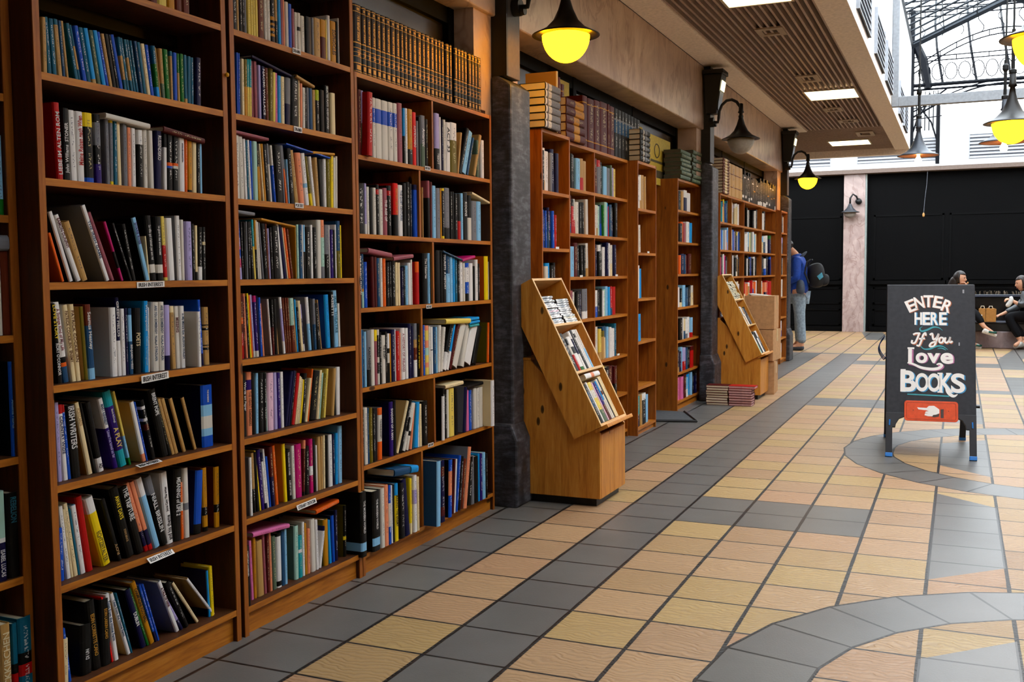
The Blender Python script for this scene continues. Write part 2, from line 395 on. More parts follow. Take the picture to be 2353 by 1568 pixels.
# --- glazed roof over the atrium: white gable frame, bars and panes
gb = MB()
gb.box(1.425, 1.50, 12.95, 13.03, 3.17, 4.84); gb.box(1.50, 4.28, 12.95, 13.05, 3.17, 3.285)
structure(gb.build('trim_7', WHITE2, bevel=.006))
rf = MB(); EZ, RZ = 4.85, 5.48
yy = -5
while yy < 17.9:
    rf.tube([(1.42, yy, EZ), (2.86, yy, RZ), (4.30, yy, EZ)], .016, 4); yy += .42
rf.tube([(2.86, -5, RZ), (2.86, 17.9, RZ)], .03, 4); rf.tube([(1.42, -5, EZ), (1.42, 17.9, EZ)], .03, 4); rf.tube([(4.3, -5, EZ), (4.3, 17.9, EZ)], .03, 4)
for k in (.33, .66):
    rf.tube([(1.42+1.44*k, -5, EZ+(RZ-EZ)*k), (1.42+1.44*k, 17.9, EZ+(RZ-EZ)*k)], .010, 4)
rf.tube([(1.36, 17.86, EZ-.03), (2.86, 17.86, RZ-.03), (4.36, 17.86, EZ-.03)], .05, 4)
structure(rf.build('roof_glazing_bars', flat('24282e', .5, 0, .1)))
gl = MB(); gl.add([(1.42, 1.9, EZ+.02), (2.86, 1.9, RZ+.02), (2.86, 17.9, RZ+.02), (1.42, 17.9, EZ+.02)], [(0, 1, 2, 3)])
gl.add([(4.3, 1.9, EZ+.02), (2.86, 1.9, RZ+.02), (2.86, 17.9, RZ+.02), (4.3, 17.9, EZ+.02)], [(0, 1, 2, 3)])
gl.add([(-3.5, 17.9, 6.6), (7.5, 17.9, 6.6), (7.5, 22, 6.6), (-3.5, 22, 6.6)], [(0, 1, 2, 3)])
structure(gl.build('roof_glass', GLASS))
structure(MB().prism([(1.30, EZ), (2.86, RZ+.04), (4.42, EZ), (4.42, EZ+.06), (2.86, RZ+.12), (1.30, EZ+.06)], 'Y', -5.2, 1.9).build('roof_light_block', flat('6b625c', .8)))  # opaque roof added over and behind the camera to cut light on the shelves
structure(MB().box(-3.5, .9, 17.9, 22, 6.62, 6.7).box(5.2, 7.5, 17.9, 22, 6.62, 6.7).build('roof_light_block_far', flat('6b625c', .8)))  # opaque roof strips added to dim the light in the far hall
# --- ironwork of the cross hall beyond: bowstring truss, ladders, hoops, brackets
ir = MB(); IY = 20.0
def arc(za, zb, x0=1.28, x1=4.44, n=24):
    return [(x0+(x1-x0)*k/n, IY, za+(zb-za)*math.sin(math.pi*k/n)) for k in range(n+1)]
def ladder(p, q, step, r=.012):
    ir.tube(p, r, 5); ir.tube(q, r, 5)
    for k in range(0, len(p), step): ir.tube([p[k], q[k]], r*.7, 4)
ladder(arc(5.76, 5.76), arc(5.88, 5.88), 2)
ladder(arc(4.72, 5.36), arc(4.82, 5.46), 2)
ladder(arc(4.98, 4.98), arc(5.06, 5.06), 2, .011)
ir.tube(arc(4.56, 4.56), .035, 6); ir.tube(arc(4.48, 4.48), .02, 5)
ir.tube(arc(3.95, 4.50), .016, 5); ir.tube(arc(4.05, 4.56), .012, 5)
for k in range(13):
    c = (1.55+.22*k, IY, 4.78); ir.tube([(c[0]+.10*math.cos(t*math.pi/6), IY, c[2]+.15*math.sin(t*math.pi/6)) for t in range(13)], .008, 4)
for k in range(9):
    a = 1.5+.32*k
    ir.tube([(a+.05*math.sin(t*1.05), IY, 5.40+.06*t) for t in range(7)], .008, 4)
for xx in (1.34, 4.38):
    s_ = 1 if xx < 2.8 else -1
    ir.tube([(xx, IY, 3.3), (xx, IY, 5.9)], .045, 8)
    ir.tube([(xx, IY, 3.62), (xx+s_*.10, IY, 3.95), (xx+s_*.28, IY, 4.25), (xx+s_*.6, IY, 4.48)], .016, 5)
    for k in range(5): ir.tube([(xx+s_*(.12+.06*k)+.05*math.cos(t*math.pi/4), IY, 4.2+.05*k+.05*math.sin(t*math.pi/4)) for t in range(9)], .006, 4)
for xx in (1.80, 2.35, 2.90, 3.45, 4.0):
    ir.tube([(xx+.06, IY, 4.55), (xx-.05, IY+.1, 5.2), (xx-.1, IY+.6, 5.75), (xx-.12, IY+1.8, 6.5)], .022, 6)
yy = IY
for q in range(4):
    z = 5.85+.22*q; ir.tube([(-1, IY+.5*q, z), (6.5, IY+.5*q, z)], .016, 5)
ir.tube([(1.62, IY, 4.5), (1.52, IY, 5.0), (1.40, IY, 5.3)], [.07, .085, .07], 6)
for k in range(7): ir.tube([(1.36+.07*k, IY, 3.75), (1.36+.07*k, IY, 4.45)], .008, 4)
for z_ in (3.95, 4.15, 4.35): ir.tube([(1.34, IY, z_), (1.85, IY, z_+.05)], .008, 4)
structure(ir.build('iron_roof_truss', flat('080b12', .5, 0, .1)))
ip = MB()
for xx in (1.76,): ip.tube([(xx, 21.6, 3.3), (xx, 21.6, 4.6)], .035, 8); ip.tube([(xx, 21.6, 3.7), (xx-.12, 21.6, 4.1), (xx-.4, 21.6, 4.5)], .016, 5)
for xx in (3.0,): ip.tube([(xx, 21.6, 3.9), (xx, 21.6, 4.6)], .03, 8)
structure(ip.build('iron_wall_brackets', flat('080b12', .5, 0, .1)))

# --- square cast pillars with wall posts
for n, yb in enumerate((4.94, 9.70, 14.42)):
    t = thing('pillar', (.0, yb, 0), ('dark cast iron pillar with bevelled top, ' + ('between the History bookcase and the nearest tilted display stand', 'behind the farther tilted display stand', 'farthest of the three, beside the person in blue')[n]), 'pillar', 'cast iron pillars of the arcade')
    g = MB(); x0, x1, w = -.085, .03, .27
    zt = 2.24
    g.prism([(x0, .42), (x1, .42), (x1, zt), (x1-.07, zt+.05), (x0, zt+.05)], 'Y', 0, w)
    g.prism([(x0, .0), (x1+.035, .0), (x1+.035, .36), (x1, .45), (x0, .45)], 'Y', -.03, w+.03)
    g.build('shaft', IRON, t, bevel=.012)
    MB().box(-.085, .0, .03, .20, zt+.05, 3.19).build('upper_post', flat('4b4440', .5), t, bevel=.004)
    MB().box(-.09, .004, .012, .032, zt+.05, 3.19).build('edge_bead', BLACK, t)

# ================= lamps =================
GLOBE = emit('lit_yellow_globe', (1, .40, .0027, 1), 27)
OPAL = flat('9a958c', .3)
BRASS = flat('c9742c', .35, .6)
BULB = emit('lit_bulb', (1, .72, .3, 1), 14)
SHADEB = flat('15100e', .4, .3)
def shade(t, c, globe, z0=0):
    """flared shade, brim plane at c.z; c relative to t"""
    g = MB(); g.lathe([(.008, .33), (.020, .325), (.022, .26), (.03, .245), (.016, .235), (.022, .19), (.04, .13), (.066, .075), (.105, .035), (.150, .012), (.177, .0), (.177, -.004), (.150, .004), (.10, .02), (.03, .05)], c, 32)
    g.build('lamp_shade', SHADEB if globe != 'bulb' else flat('3c4048', .4, .3), t, smooth=True)
    if globe == 'bulb':
        MB().lathe([(.0, .005), (.17, -.001), (.172, -.003)], c, 32).build('shade_lining', BRASS, t, smooth=True)
        MB().lathe([(.012, .02), (.014, -.01), (.028, -.035), (.03, -.05), (.02, -.07), (.0, -.078)], c, 16).build('bulb', BULB, t, smooth=True)
    else:
        pr_ = [(.1245*math.cos(a*math.pi/20), -.004-.138*math.sin(a*math.pi/20)) for a in range(0, 11)]
        MB().lathe([(.10, .004)]+pr_[:-1]+[(.0, -.142)], c, 32).build('globe', GLOBE if globe == 'lit' else OPAL, t, smooth=True)
ARM = [(.0, 0), (.05, .0), (.056, .035), (.062, .10), (.085, .155), (.13, .195), (.18, .20), (.225, .175), (.255, .13), (.265, .07), (.265, .02)]
for n, (yy, kind, lab) in enumerate(((5.06, 'lit', 'glowing yellow globe wall lamp on black arm nearest the camera'), (9.70, 'off', 'unlit white globe wall lamp on curved black arm'), (14.30, 'lit', 'farthest glowing yellow globe wall lamp on curved black arm'))):
    t = thing('wall_lamp', (.03, yy, 2.66), lab, 'lamp', 'wall lamps along the shop front')
    MB().tube([(a, 0, b) for a, b in ARM], .014, 8).build('arm', BLACK, t, smooth=True)
    g = MB(); g.tube([(-.03, 0, 0), (.012, 0, 0)], .045, 14); g.tube([(.01, 0, -.015), (.035, 0, -.015)], .028, 12); g.build('bracket', BLACK, t)
    MB().lathe([(.014, .05), (.024, .045), (.024, .03), (.016, .02), (.022, .0), (.014, -.01)], (.265, 0, .0), 14).build('collar', BLACK, t, smooth=True)
    shade(t, (.265, 0, -.17), kind)
for n, (x, y, z, kind, lab) in enumerate(((1.84, 9.87, 2.27, 'bulb', 'conical pendant lamp with bare bulb, left of the glowing pendant'), (2.50, 7.70, 2.235, 'lit', 'glowing yellow globe pendant lamp hanging at the right edge'),
        (2.49, 8.75, 2.225, 'bulb', 'conical pendant lamp with bare bulb, under the glowing pendant'), (2.51, 4.93, 2.235, 'lit', 'largest yellow globe pendant lamp, cut off by the right edge'))):
    t = thing('pendant_lamp', (x, y, z), lab, 'lamp', 'pendant lamps of the atrium')
    shade(t, (0, 0, 0), kind)
    top = EZ+(RZ-EZ)*(x-1.42)/1.44-z
    MB().tube([(0, 0, .31), (0, 0, .62)], .012, 8).tube([(0, 0, .62), (0, 0, top)], .007, 6).lathe([(.008, .60), (.022, .58), (.022, .55), (.012, .53)], (0, 0, 0), 12).lathe([(.008, .36), (.024, .35), (.024, .33), (.01, .31)], (0, 0, 0), 12).build('rod', BLACK, t)
# floodlights on the posts
FLOODP = emit('lit_floodlight', (1, .86, .5, 1), 2.2)
for n, (yy, lab) in enumerate(((9.72, 'black tapered floodlight above the unlit wall lamp'), (14.36, 'black tapered floodlight above the farthest wall lamp'))):
    t = thing('floodlight', (.0, yy, 2.74), lab, 'floodlight', 'floodlights on the posts')
    g = MB(); v = [(-.03, -.06, 0), (.07, -.06, 0), (.07, .07, 0), (-.03, .07, 0), (-.04, -.10, .36), (.13, -.10, .36), (.13, .11, .36), (-.04, .11, .36)]
    g.add(v, [(0, 3, 2, 1), (4, 5, 6, 7), (0, 1, 5, 4), (2, 3, 7, 6), (0, 4, 7, 3), (1, 2, 6, 5)]); g.box(-.05, .145, -.115, .125, .36, .40); g.build('housing', BLACK, t, bevel=.004)
    MB().add([(.1155, -.075, .21), (.1155, .085, .21), (.131, .085, .30), (.131, -.075, .30)], [(0, 1, 2, 3)]).add([(.112, -.075, .21), (.112, .085, .21), (.127, .085, .30), (.127, -.075, .30)], [(3, 2, 1, 0)]).build('lamp_glass', FLOODP, t)
    MB().add([(.0808, -.062, .03), (.0808, .072, .03), (.1108, .078, .20), (.1108, -.07, .20)], [(0, 1, 2, 3)]).add([(.076, -.062, .03), (.076, .072, .03), (.106, .078, .20), (.106, -.07, .20)], [(3, 2, 1, 0)]).build('reflector', flat('6c6f74', .25, .5), t)
# recessed ceiling lights and vents
PANELL = emit('lit_ceiling_panel', (1, .86, .5, 1), 5)
for n, (x0, x1, y0, y1, lab) in enumerate(((.60, 1.05, 7.05, 7.68, 'nearest lit square ceiling panel, cut off by the top edge'), (.60, 1.12, 11.63, 12.24, 'middle lit square ceiling panel between two vents'), (.33, .90, 16.25, 16.85, 'farthest lit square ceiling panel in the slatted ceiling'))):
    t = thing('ceiling_light', ((x0+x1)/2, (y0+y1)/2, 3.205), lab, 'light', 'recessed ceiling lights')
    a, b = (x1-x0)/2, (y1-y0)/2
    MB().box(-a, a, -b, b, -.004, .01).build('diffuser', PANELL, t)
    MB().box(-a-.02, -a, -b-.02, b+.02, -.008, .02).box(a, a+.02, -b-.02, b+.02, -.008, .02).box(-a, a, -b-.02, -b, -.008, .02).box(-a, a, b, b+.02, -.008, .02).build('frame', flat('b9ac98', .5), t)
for n, (x0, x1, y0, y1, lab) in enumerate(((.64, .86, 8.46, 8.74, 'square ceiling vent nearest the camera'), (.64, .86, 10.65, 11.04, 'square ceiling vent just before the middle ceiling light'), (.64, .86, 12.9, 13.2, 'square ceiling vent just beyond the middle ceiling light'),
        (.70, .95, 14.0, 14.25, 'small square vent where the slatted ceiling turns'), (.80, 1.04, 15.3, 15.8, 'square ceiling vent nearest the farthest ceiling light'))):
    t = thing('ceiling_vent', ((x0+x1)/2, (y0+y1)/2, 3.20), lab, 'vent', 'square vents in the slatted ceiling')
    a, b = (x1-x0)/2, (y1-y0)/2
    MB().box(-a, -a*.55, -b, b, -.004, .01).box(a*.55, a, -b, b, -.004, .01).box(-a*.55, a*.55, -b, -b*.55, -.004, .01).box(-a*.55, a*.55, b*.55, b, -.004, .01).build('frame', flat('a39485', .6), t)
    MB().add([(-a*.55, -b*.55, 0), (a*.55, -b*.55, 0), (a*.3, b*.4, .05), (-a*.3, b*.4, .05)], [(0, 1, 2, 3)]).add([(-a*.55, -b*.55, .001), (-a*.55, b*.55, .001), (-a*.3, b*.4, .05)], [(0, 1, 2)]).add([(a*.55, -b*.55, .001), (a*.55, b*.55, .001), (a*.3, b*.4, .05)], [(0, 1, 2)]).build('scoop', flat('4c433c', .6), t)
# far wall lamp on the marble pier, and the cord
t = thing('wall_lamp', (.22, 21.60, 2.62), 'small unlit grey wall lamp on the pale marble pier', 'lamp')
MB().tube([(.10, .02, 0), (.10, -.06, 0), (.06, -.10, .10), (-.0, -.14, .14), (-.05, -.16, .06), (-.05, -.17, -.05)], .018, 8).tube([(.10, .02, 0), (.10, -.09, -.0)], .06, 12).build('arm', BLACK, t, smooth=True)
MB().lathe([(.01, .04), (.03, .02), (.06, -.05), (.12, -.11), (.19, -.14), (.18, -.145), (.05, -.11)], (-.05, -.17, -.08), 24).build('lamp_shade', flat('3a3c42', .4), t, smooth=True)
MB().lathe([(.12, 0), (.11, -.06), (.06, -.10), (0, -.12)], (-.05, -.17, -.22), 20).build('globe', flat('8a8480', .4), t, smooth=True)
t = thing('pull_cord', (1.53, 21.56, 2.33), 'thin hanging cord with a small brass end before the black panels', 'cord')
MB().tube([(0, 0, 0), (.02, 0, .3), (.05, 0, .6), (.06, 0, .845)], .006, 5).build('cord', flat('5b5f68', .5), t)
MB().lathe([(.0, -.06), (.02, -.04), (.022, 0), (.008, .03)], (0, 0, 0), 10).build('cord_end', flat('b98a50', .4), t)
# ---- the book rows, read off shelf by shelf -------------------------------------------------
# tokens: bottom-left, bottom-right, top, top-left ('.' = upright), spine colour(s) [options]
ROWS = []
def row(key, phrase, o, s, X, z, toks, dep=.24): ROWS.append((key, phrase, o, s, X, z, toks, dep))
A_ = 'of the Irish Interest bookcase'
row('A0', 'top visible shelf ' + A_, (0, 0), 1, -.065, 2.08, """345,362,-95,.,h;363,384,-100,.,Y;386,402,-92,.,u;404,418,-90,.,h;420,436,-85,.,h""")
row('A1', 'teal row ' + A_, (90, 20), 5.348, -.06, 1.80, """48,100,100,28,a;108,155,95,55,t;165,220,118,112,t;232,287,125,168,t/a.1;290,325,145,232,N;335,365,150,262,a;440,485,178,322,t;485,515,200,365,t/a.38/t.8;535,590,208,420,b;590,640,230,480,t;650,705,240,540,s/s.8/a.92;712,760,265,608,G;770,825,268,655,s;825,860,288,708,b;865,905,308,755,a;905,950,312,800,d;950,985,325,845,k;990,1035,320,870,b;1045,1080,348,958,t/a.35/t.8;1080,1115,360,985,t;1125,1160,378,1035,t/a.35/t.78;1165,1190,382,1070,t;1195,1225,393,1105,t;1250,1285,400,1160,N;1285,1325,413,1198,t;1328,1372,430,1245,c;1372,1412,445,1295,b;1445,1485,455,1380,t/g.35/s.8;1488,1500,478,1420,a;1510,1550,488,1468,a/G.7;1558,1612,498,1520,g;1620,1648,520,1598,t/a.1;1655,1700,538,1642,b;1706,1733,550,1690,g/a.4;1740,1785,552,1720,g;1790,1825,567,1775,t/t.8/a.9;1825,1865,585,1820,t;1868,1900,600,1860,t;1930,1990,600,1925,n""")
row('A2', 'second full shelf ' + A_, (90, 220), 5.348, -.065, 1.52, """220,298,80,162,r|LIEBE IM ALTEN ROM|W|.93|.12;300,385,150,275,k|John Williams  STONER|W|.9|.2;388,468,175,345,W;468,560,190,440,W|Meine Reisen nach Wien|r|.76|.06;568,680,205,535,y/x.2/b.93;690,775,225,665,k/e.12/k.45/p.72;830,875,240,805,e;875,915,250,860,y/e.1/y.95;920,965,260,910,t;968,1015,290,945,c;1035,1090,330,1020,e;1090,1135,390,1075,q;1140,1192,400,1125,W;1222,1282,420,1205,W/k.25;1285,1335,420,1270,w;1362,1412,430,1345,w;1425,1500,435,1430,n|RUSSENDISKO|W|.08|.5;1532,1572,470,1525,k/W.24;1575,1640,480,1570,k/k.47/o.5/b.56/k.6;1640,1710,490,1640,k/o.5/w.55/k.6;1720,1790,515,1712,W|ANNALUISE INGOLDSTON|n|.1|.45;1795,1822,535,1792,o;1830,1880,560,1825,u/k.95;1885,1935,575,1880,c;1937,1978,590,1935,k;1978,2005,590,1968,l;F 815,205,1360,345,70,w;F 1530,370,2030,525,75,m""")
row('A3', 'third full shelf ' + A_, (90, 440), 5.348, -.065, 1.24, """275,312,520,105,o;370,420,255,108,W@x;460,520,300,178,W@e|EAMON DUNPHY|m|.05|.5;520,605,390,290,a@a;820,870,180,515,W@e|THE IRISH GAME|N|.2|.7;885,930,270,590,j;1010,1040,380,790,f/k.5/f.78@m;1115,1145,400,890,k;1145,1190,410,1010,k;1310,1360,330,1135,l@d|SHANE ROSS|p|.08|.42;1345,1362,553,1295,c;1365,1440,300,1290,k/k.74/w.75/k.88|La ville qui n'aimait pas son roi|W|.15|.68;1450,1530,310,1410,k/k.74/w.75/k.88|La guerre des amoureuses|W|.15|.6;1535,1580,308,1487,Y/r.45/Y.95;1590,1668,330,1547,W;1705,1752,300,1672,W@e;1755,1790,350,1735,w;1812,1888,370,1792,z;1890,1920,400,1870,k;1920,1950,420,1910,c/k.85;1955,2005,440,1950,k/W.75;2010,2050,440,2000,k/c.28/k.34""")
row('A4', 'fourth full shelf ' + A_, (100, 660), 5.348, -.075, .96, """170,232,205,85,k|LOVE STORY|y|.02|.45|RORY O'CONNOR|W|.5|.9;235,315,195,105,W/k.68/o.75/N.8|A Strange Kind of My Life|j|.08|.6;345,402,225,230,c@w|PATRICK COCKBURN  ENEMY|h|.08|.75;405,462,218,308,c|PATRICK COCKBURN|h|.08|.75;510,552,245,440,v@a;555,640,220,488,h/N.28/l.85|Seamus Heaney|W|.1|.6;835,912,255,805,W@w;915,962,130,872,n/W.55|GREEN FIELDS|W|.05|.5;965,1015,270,930,W;1020,1050,262,990,n;1055,1105,265,1025,N/l.1/N.5|BENJAMIN WEISS|W|.55|.92;1115,1200,262,1105,k|POETS|c|.38|.58;1235,1290,175,1222,s|Warrenpoint|W|.05|.42|Denis Donoghue|l|.5|.9;1290,1305,255,1280,W;1338,1420,190,1325,w|ARE YOU SOMEBODY  NUALA O'FAOLAIN|N|.05|.85;1420,1490,185,1405,w|ARE YOU SOMEBODY  NUALA O'FAOLAIN|N|.05|.85;1495,1560,225,1480,z/n.78;1580,1628,238,1545,c/a.1;1632,1682,240,1600,w|MISSING|m|.18|.42;1692,1745,235,1668,W|In My Mind's Eye  ALISON WALSH|N|.12|.85;1905,1942,305,1885,W@w X.03;1940,1972,160,1888,b/b.8/n.82;1975,2040,250,1960,a/k.3/a.32/k.36/a.4/k.65/a.67/k.7/a.74""")
row('A5', 'fifth shelf ' + A_, (100, 870), 5.348, -.085, .685, """175,230,305,125,z;245,302,330,168,r/W.12|COUNTRY WIDE|n|.15|.65;302,340,330,215,r/b.1;345,462,340,262,d|IRISH WRITERS|W|.02|.6;545,605,310,370,c@u|POSTCARDS|a|.08|.32;625,650,310,440,k;672,745,310,500,k/W.8|AD|k|.88|.95;860,918,262,662,W/p.42|MARY KENNEDY|N|.08|.38|Lines I've loved so far|z|.46|.85;935,1028,175,728,T/p.2/T.78|Martin McDonagh|W|.24|.42|A PLAY|Y|.48|.75;1050,1080,170,845,Y/l.6/g.9;1215,1262,300,1060,W/W.85/q.87@a;1265,1285,300,1110,b;1330,1380,280,1180,k/W.1/k.15/W.3/k.35/m.4/k.5;1450,1540,160,1280,k|BRENT POPE|W|.05|.38;1540,1575,260,1365,x;1575,1615,270,1395,a;1615,1660,265,1440,a;1715,1755,255,1540,a@k;1850,1885,245,1690,a@x;1955,2095,90,1935,b/l.32/w.5/l.7/b.82@n|THE RIVERSIDE|W|.08|.28""")
row('A6', 'sixth shelf ' + A_, (110, 1060), 5.348, -.085, .405, """145,205,830,125,b;230,285,570,122,W;285,315,600,180,c;318,372,535,182,c;372,400,600,250,t;400,465,560,275,W@l;475,557,455,330,r;670,778,480,445,W/y.22|ECHTZEITALTER|v|.5|.95;860,910,485,650,x|ROY|a|.9|.72;960,1070,360,750,d|AWAY DAYS|y|.12|.45|STEVE BRUCE|a|.6|.78;1090,1185,340,880,k|THE TRIPTURE|W|.02|.5;1190,1240,290,945,q/n.7/r.92;1240,1295,275,1000,q/n.7/r.92;1305,1382,235,1072,W/l.25;1400,1480,215,1185,e/K.25|NIALL BRESLIN|W|.25|.8;1455,1540,155,1372,W|and his theme|k|.95|.6|Joyce Cary: The writer|k|.55|.2;1545,1635,110,1548,k|MEANING of LIFE 2|W|.12|.65;1638,1672,270,1612,q/o.08/w.35/o.5;1680,1742,95,1655,w/e.5/w.6;1795,1882,130,1820,b/k.85@n;1910,1968,90,1890,u/k.62/u.75/k.93@h;2050,2110,80,2040,u/k.62/u.75@h""")
row('A7', 'bottom shelf ' + A_, (120, 1270), 5.261, -.085, .11, """130,198,1060,122,c;198,235,935,118,b;345,485,900,340,x/x.8@x|DI UN|W|.7|.5;490,600,610,395,k@k|EDIN CORRETTE CANO|u|.2|.8;600,715,580,575,k@k|EOIN LARKIN CANO|u|.15|.6;720,740,555,590,R;750,805,520,630,W|Tales from the Home Farm|N|.1|.7;910,950,510,695,W@a|Tales from the Home Farm|N|.1|.7;955,975,505,760,t;1075,1140,470,875,n@x|DUBLIN|W|.4|.62;1145,1175,450,918,g;1180,1240,385,945,u|CHAMPAGNE FOOTBALL|k|.1|.65;1245,1275,410,1040,b/b.8/n.82;1275,1300,400,1080,b;1495,1540,370,1270,W@e|A TALE OF NINE|m|.12|.5;1555,1592,560,1345,z/n.7;1610,1660,380,1370,K@x;1745,1780,385,1440,c@k;1945,1975,335,1620,W@a;1895,1915,225,1860,s@n;1920,1960,180,1890,y""")
B_ = 'of the Drama and Poetry bookcase'
row('B0', 'top shelf ' + B_, (530, 0), 8.114, -.065, 2.08, """30,120,-200,.,k;120,160,-190,.,a;165,225,-200,.,k;225,268,-150,.,K;268,300,-180,.,e;320,378,-150,.,Y;380,425,-150,.,Y;427,468,-145,.,Y;470,515,-140,.,Y;515,625,-140,.,h;630,685,-100,.,w;685,745,-90,.,w;750,830,-60,.,k/u.42/k.5/u.56/k.61/u.67/k.73/u.79/k.85;835,880,-50,.,a/k.5;895,945,-60,.,s;945,985,-40,.,j;985,1015,-20,.,q;1030,1085,30,.,w;1085,1145,65,.,b;1150,1195,160,.,j;1200,1245,225,.,w;1250,1310,235,.,w/k.36/w.46;1310,1380,290,.,w;1400,1510,300,.,k;1520,1560,330,.,e;1560,1680,325,.,a;1680,1780,355,.,u/m.43;1780,1800,365,.,Y;1810,1860,285,.,W;1865,1970,385,.,u|SOPHOCLES|k|.2|.8;1980,2010,400,.,k;2012,2030,340,.,w""")
row('B1', 'second shelf ' + B_, (530, 110), 7.466, -.065, 1.80, """110,138,80,95,b;140,165,90,130,b;195,240,185,178,c;240,290,195,230,v/u.48;290,325,190,275,T/Y.48;325,365,195,315,T/Y.48;365,395,225,340,j;415,465,230,395,j;490,530,295,470,z;545,600,315,525,n|NAOMI WALLACE|W|.05|.9;605,655,340,580,h;660,720,345,660,v;720,770,420,720,Y;770,805,430,760,i;810,862,475,805,s;865,925,490,855,c;935,1025,510,935,e/n.55;1040,1165,475,1040,k;1165,1192,500,1155,c;1195,1232,610,1190,q;1232,1280,680,1225,w;1280,1310,690,.,k;1315,1350,680,.,e;1350,1410,690,.,N;1410,1460,720,.,a;1465,1525,720,.,L/k.25;1540,1610,720,.,k;1620,1690,640,.,k|SELECTED PLAYS  HUGH LEONARD|W|.02|.9;1725,1800,770,.,c;F 365,115,1040,460,50,n;F 1130,455,1440,645,50,a""")
row('B2', 'Poetry third shelf ' + B_, (530, 290), 7.841, -.065, 1.515, """85,165,160,65,w;170,245,185,130,w;260,305,230,215,W;310,340,260,270,t;345,380,250,295,W;380,410,265,340,b;420,495,270,385,M;500,550,320,450,x/u.4;585,610,320,505,c;610,645,320,540,u;650,700,330,580,d;715,750,320,640,e/w.35;785,820,350,705,w/b.35;830,950,340,780,k;960,985,345,890,e;1000,1030,350,905,e/o.4;1045,1065,600,1000,l;1070,1150,400,1000,k;1155,1225,435,1050,a;1240,1330,480,1160,q;1345,1415,490,1255,W/W.55/l.58/W.66;1440,1480,545,1330,v/y.75;1490,1535,550,1400,W;1555,1605,565,1500,a;1610,1670,600,1560,k;1680,1728,590,1660,W;1735,1798,560,1715,v;1800,1850,520,1795,y;1850,1890,570,1845,w;1895,1925,545,1890,w;F 65,60,680,210,60,j;F 1000,300,1795,560,32,b;F 1480,448,1870,485,50,u""")
row('B3', 'fourth shelf ' + B_, (530, 470), 8.114, -.065, 1.24, """125,165,520,108,k;165,215,285,105,b/z.3/i.45/b.5/f.65/z.8;220,250,330,180,K;255,300,340,225,k;305,330,320,275,e;335,380,330,300,k;395,440,320,330,k;440,475,285,380,T/Y.45;478,510,290,430,u/k.5;510,540,300,455,w;545,575,330,480,w;600,625,340,515,e;630,700,360,560,k;700,725,360,640,h;725,750,450,680,z;760,800,430,720,d;805,930,400,760,k;935,985,355,835,W;990,1055,380,880,n;1055,1075,430,950,c;1075,1120,440,970,o;1130,1170,460,1030,h;1218,1230,435,1200,u;1245,1280,375,1220,M;1285,1340,380,1270,N;1345,1365,380,1325,W;1370,1400,385,1355,l/k.5;1405,1500,420,1380,k;1500,1540,385,1480,W;1545,1610,430,.,k;1615,1690,290,1600,w;1690,1755,290,1670,q/M.3/e.8;1760,1840,380,1740,e/k.55;1845,1860,390,1825,W;1870,1920,470,.,p;1925,1955,480,.,k;1955,1980,380,.,W;1985,2050,310,.,N/v.52;2050,2075,390,.,y;F 570,250,1205,395,42,u;F 100,95,445,150,70,e""")
row('B4', 'fifth shelf ' + B_, (530, 650), 8.114, -.075, .965, """150,200,240,130,m/o.35/m.45/r.6;200,250,240,165,m/o.35/m.45/r.6;250,290,260,205,m;290,325,210,225,q;330,360,260,270,k;365,395,205,295,y;395,420,240,330,o;425,460,230,350,z/w.9;475,530,250,410,f/p.1/w.9;535,560,250,470,n;560,600,280,510,b;605,632,390,540,q;755,778,310,680,W@e;785,825,320,745,k/m.5;830,880,310,790,k;880,900,320,800,a;985,1025,275,900,W/z.2/W.78@e;1030,1060,290,955,h;1065,1098,290,1000,h;1100,1135,290,1040,h;1140,1210,295,1090,M/h.5;1215,1235,300,1145,a;1240,1265,320,1180,s;1270,1305,460,1220,k;1310,1360,345,1240,c;1360,1385,410,1285,z/n.3/W.85;1460,1510,275,1390,W/l.5@e;1515,1555,300,1450,K;1560,1605,305,1520,e/N.5;1610,1685,390,1550,K;1685,1700,325,1610,a;1790,1862,230,1740,s@b;1865,1930,170,1850,d|SASSETTI|W|.05|.42;1935,2010,150,1890,l|IRISH  THEATRE|t|.1|.75;2010,2050,390,1985,w|MORE|k|.05|.3""")
row('B5', 'sixth shelf ' + B_, (540, 830), 7.841, -.085, .69, """95,132,165,75,W;140,212,220,120,k|Words on Paper|W|.15|.6;215,312,210,195,q/p.12/q.28|THE HEART REMEMBERS|h|.3|.85;315,375,230,295,k;375,425,225,365,l;430,520,230,420,k;520,570,225,515,d;572,585,210,.,M;590,700,225,580,P;710,768,215,.,z;770,830,220,.,p;832,885,200,815,W;900,945,200,1005,n;945,985,185,1055,n;988,1015,190,1085,k;1018,1075,235,1115,r|EMPIRE  A SHORT BOOK|W|.2|.9;1080,1110,280,1160,c;1112,1140,300,1180,c;1145,1165,330,1205,c;1165,1195,345,1230,y;1200,1255,230,1240,k;1262,1305,320,1340,c;1305,1330,150,1385,o;1345,1460,200,1420,x;1465,1510,175,1525,c;1512,1535,220,1570,M;1540,1590,240,1600,v;1590,1630,150,1645,Y;1740,1785,140,1775,a@a|IRIS|W|.25|.5;1790,1820,280,.,k;1825,1890,115,1820,W""")
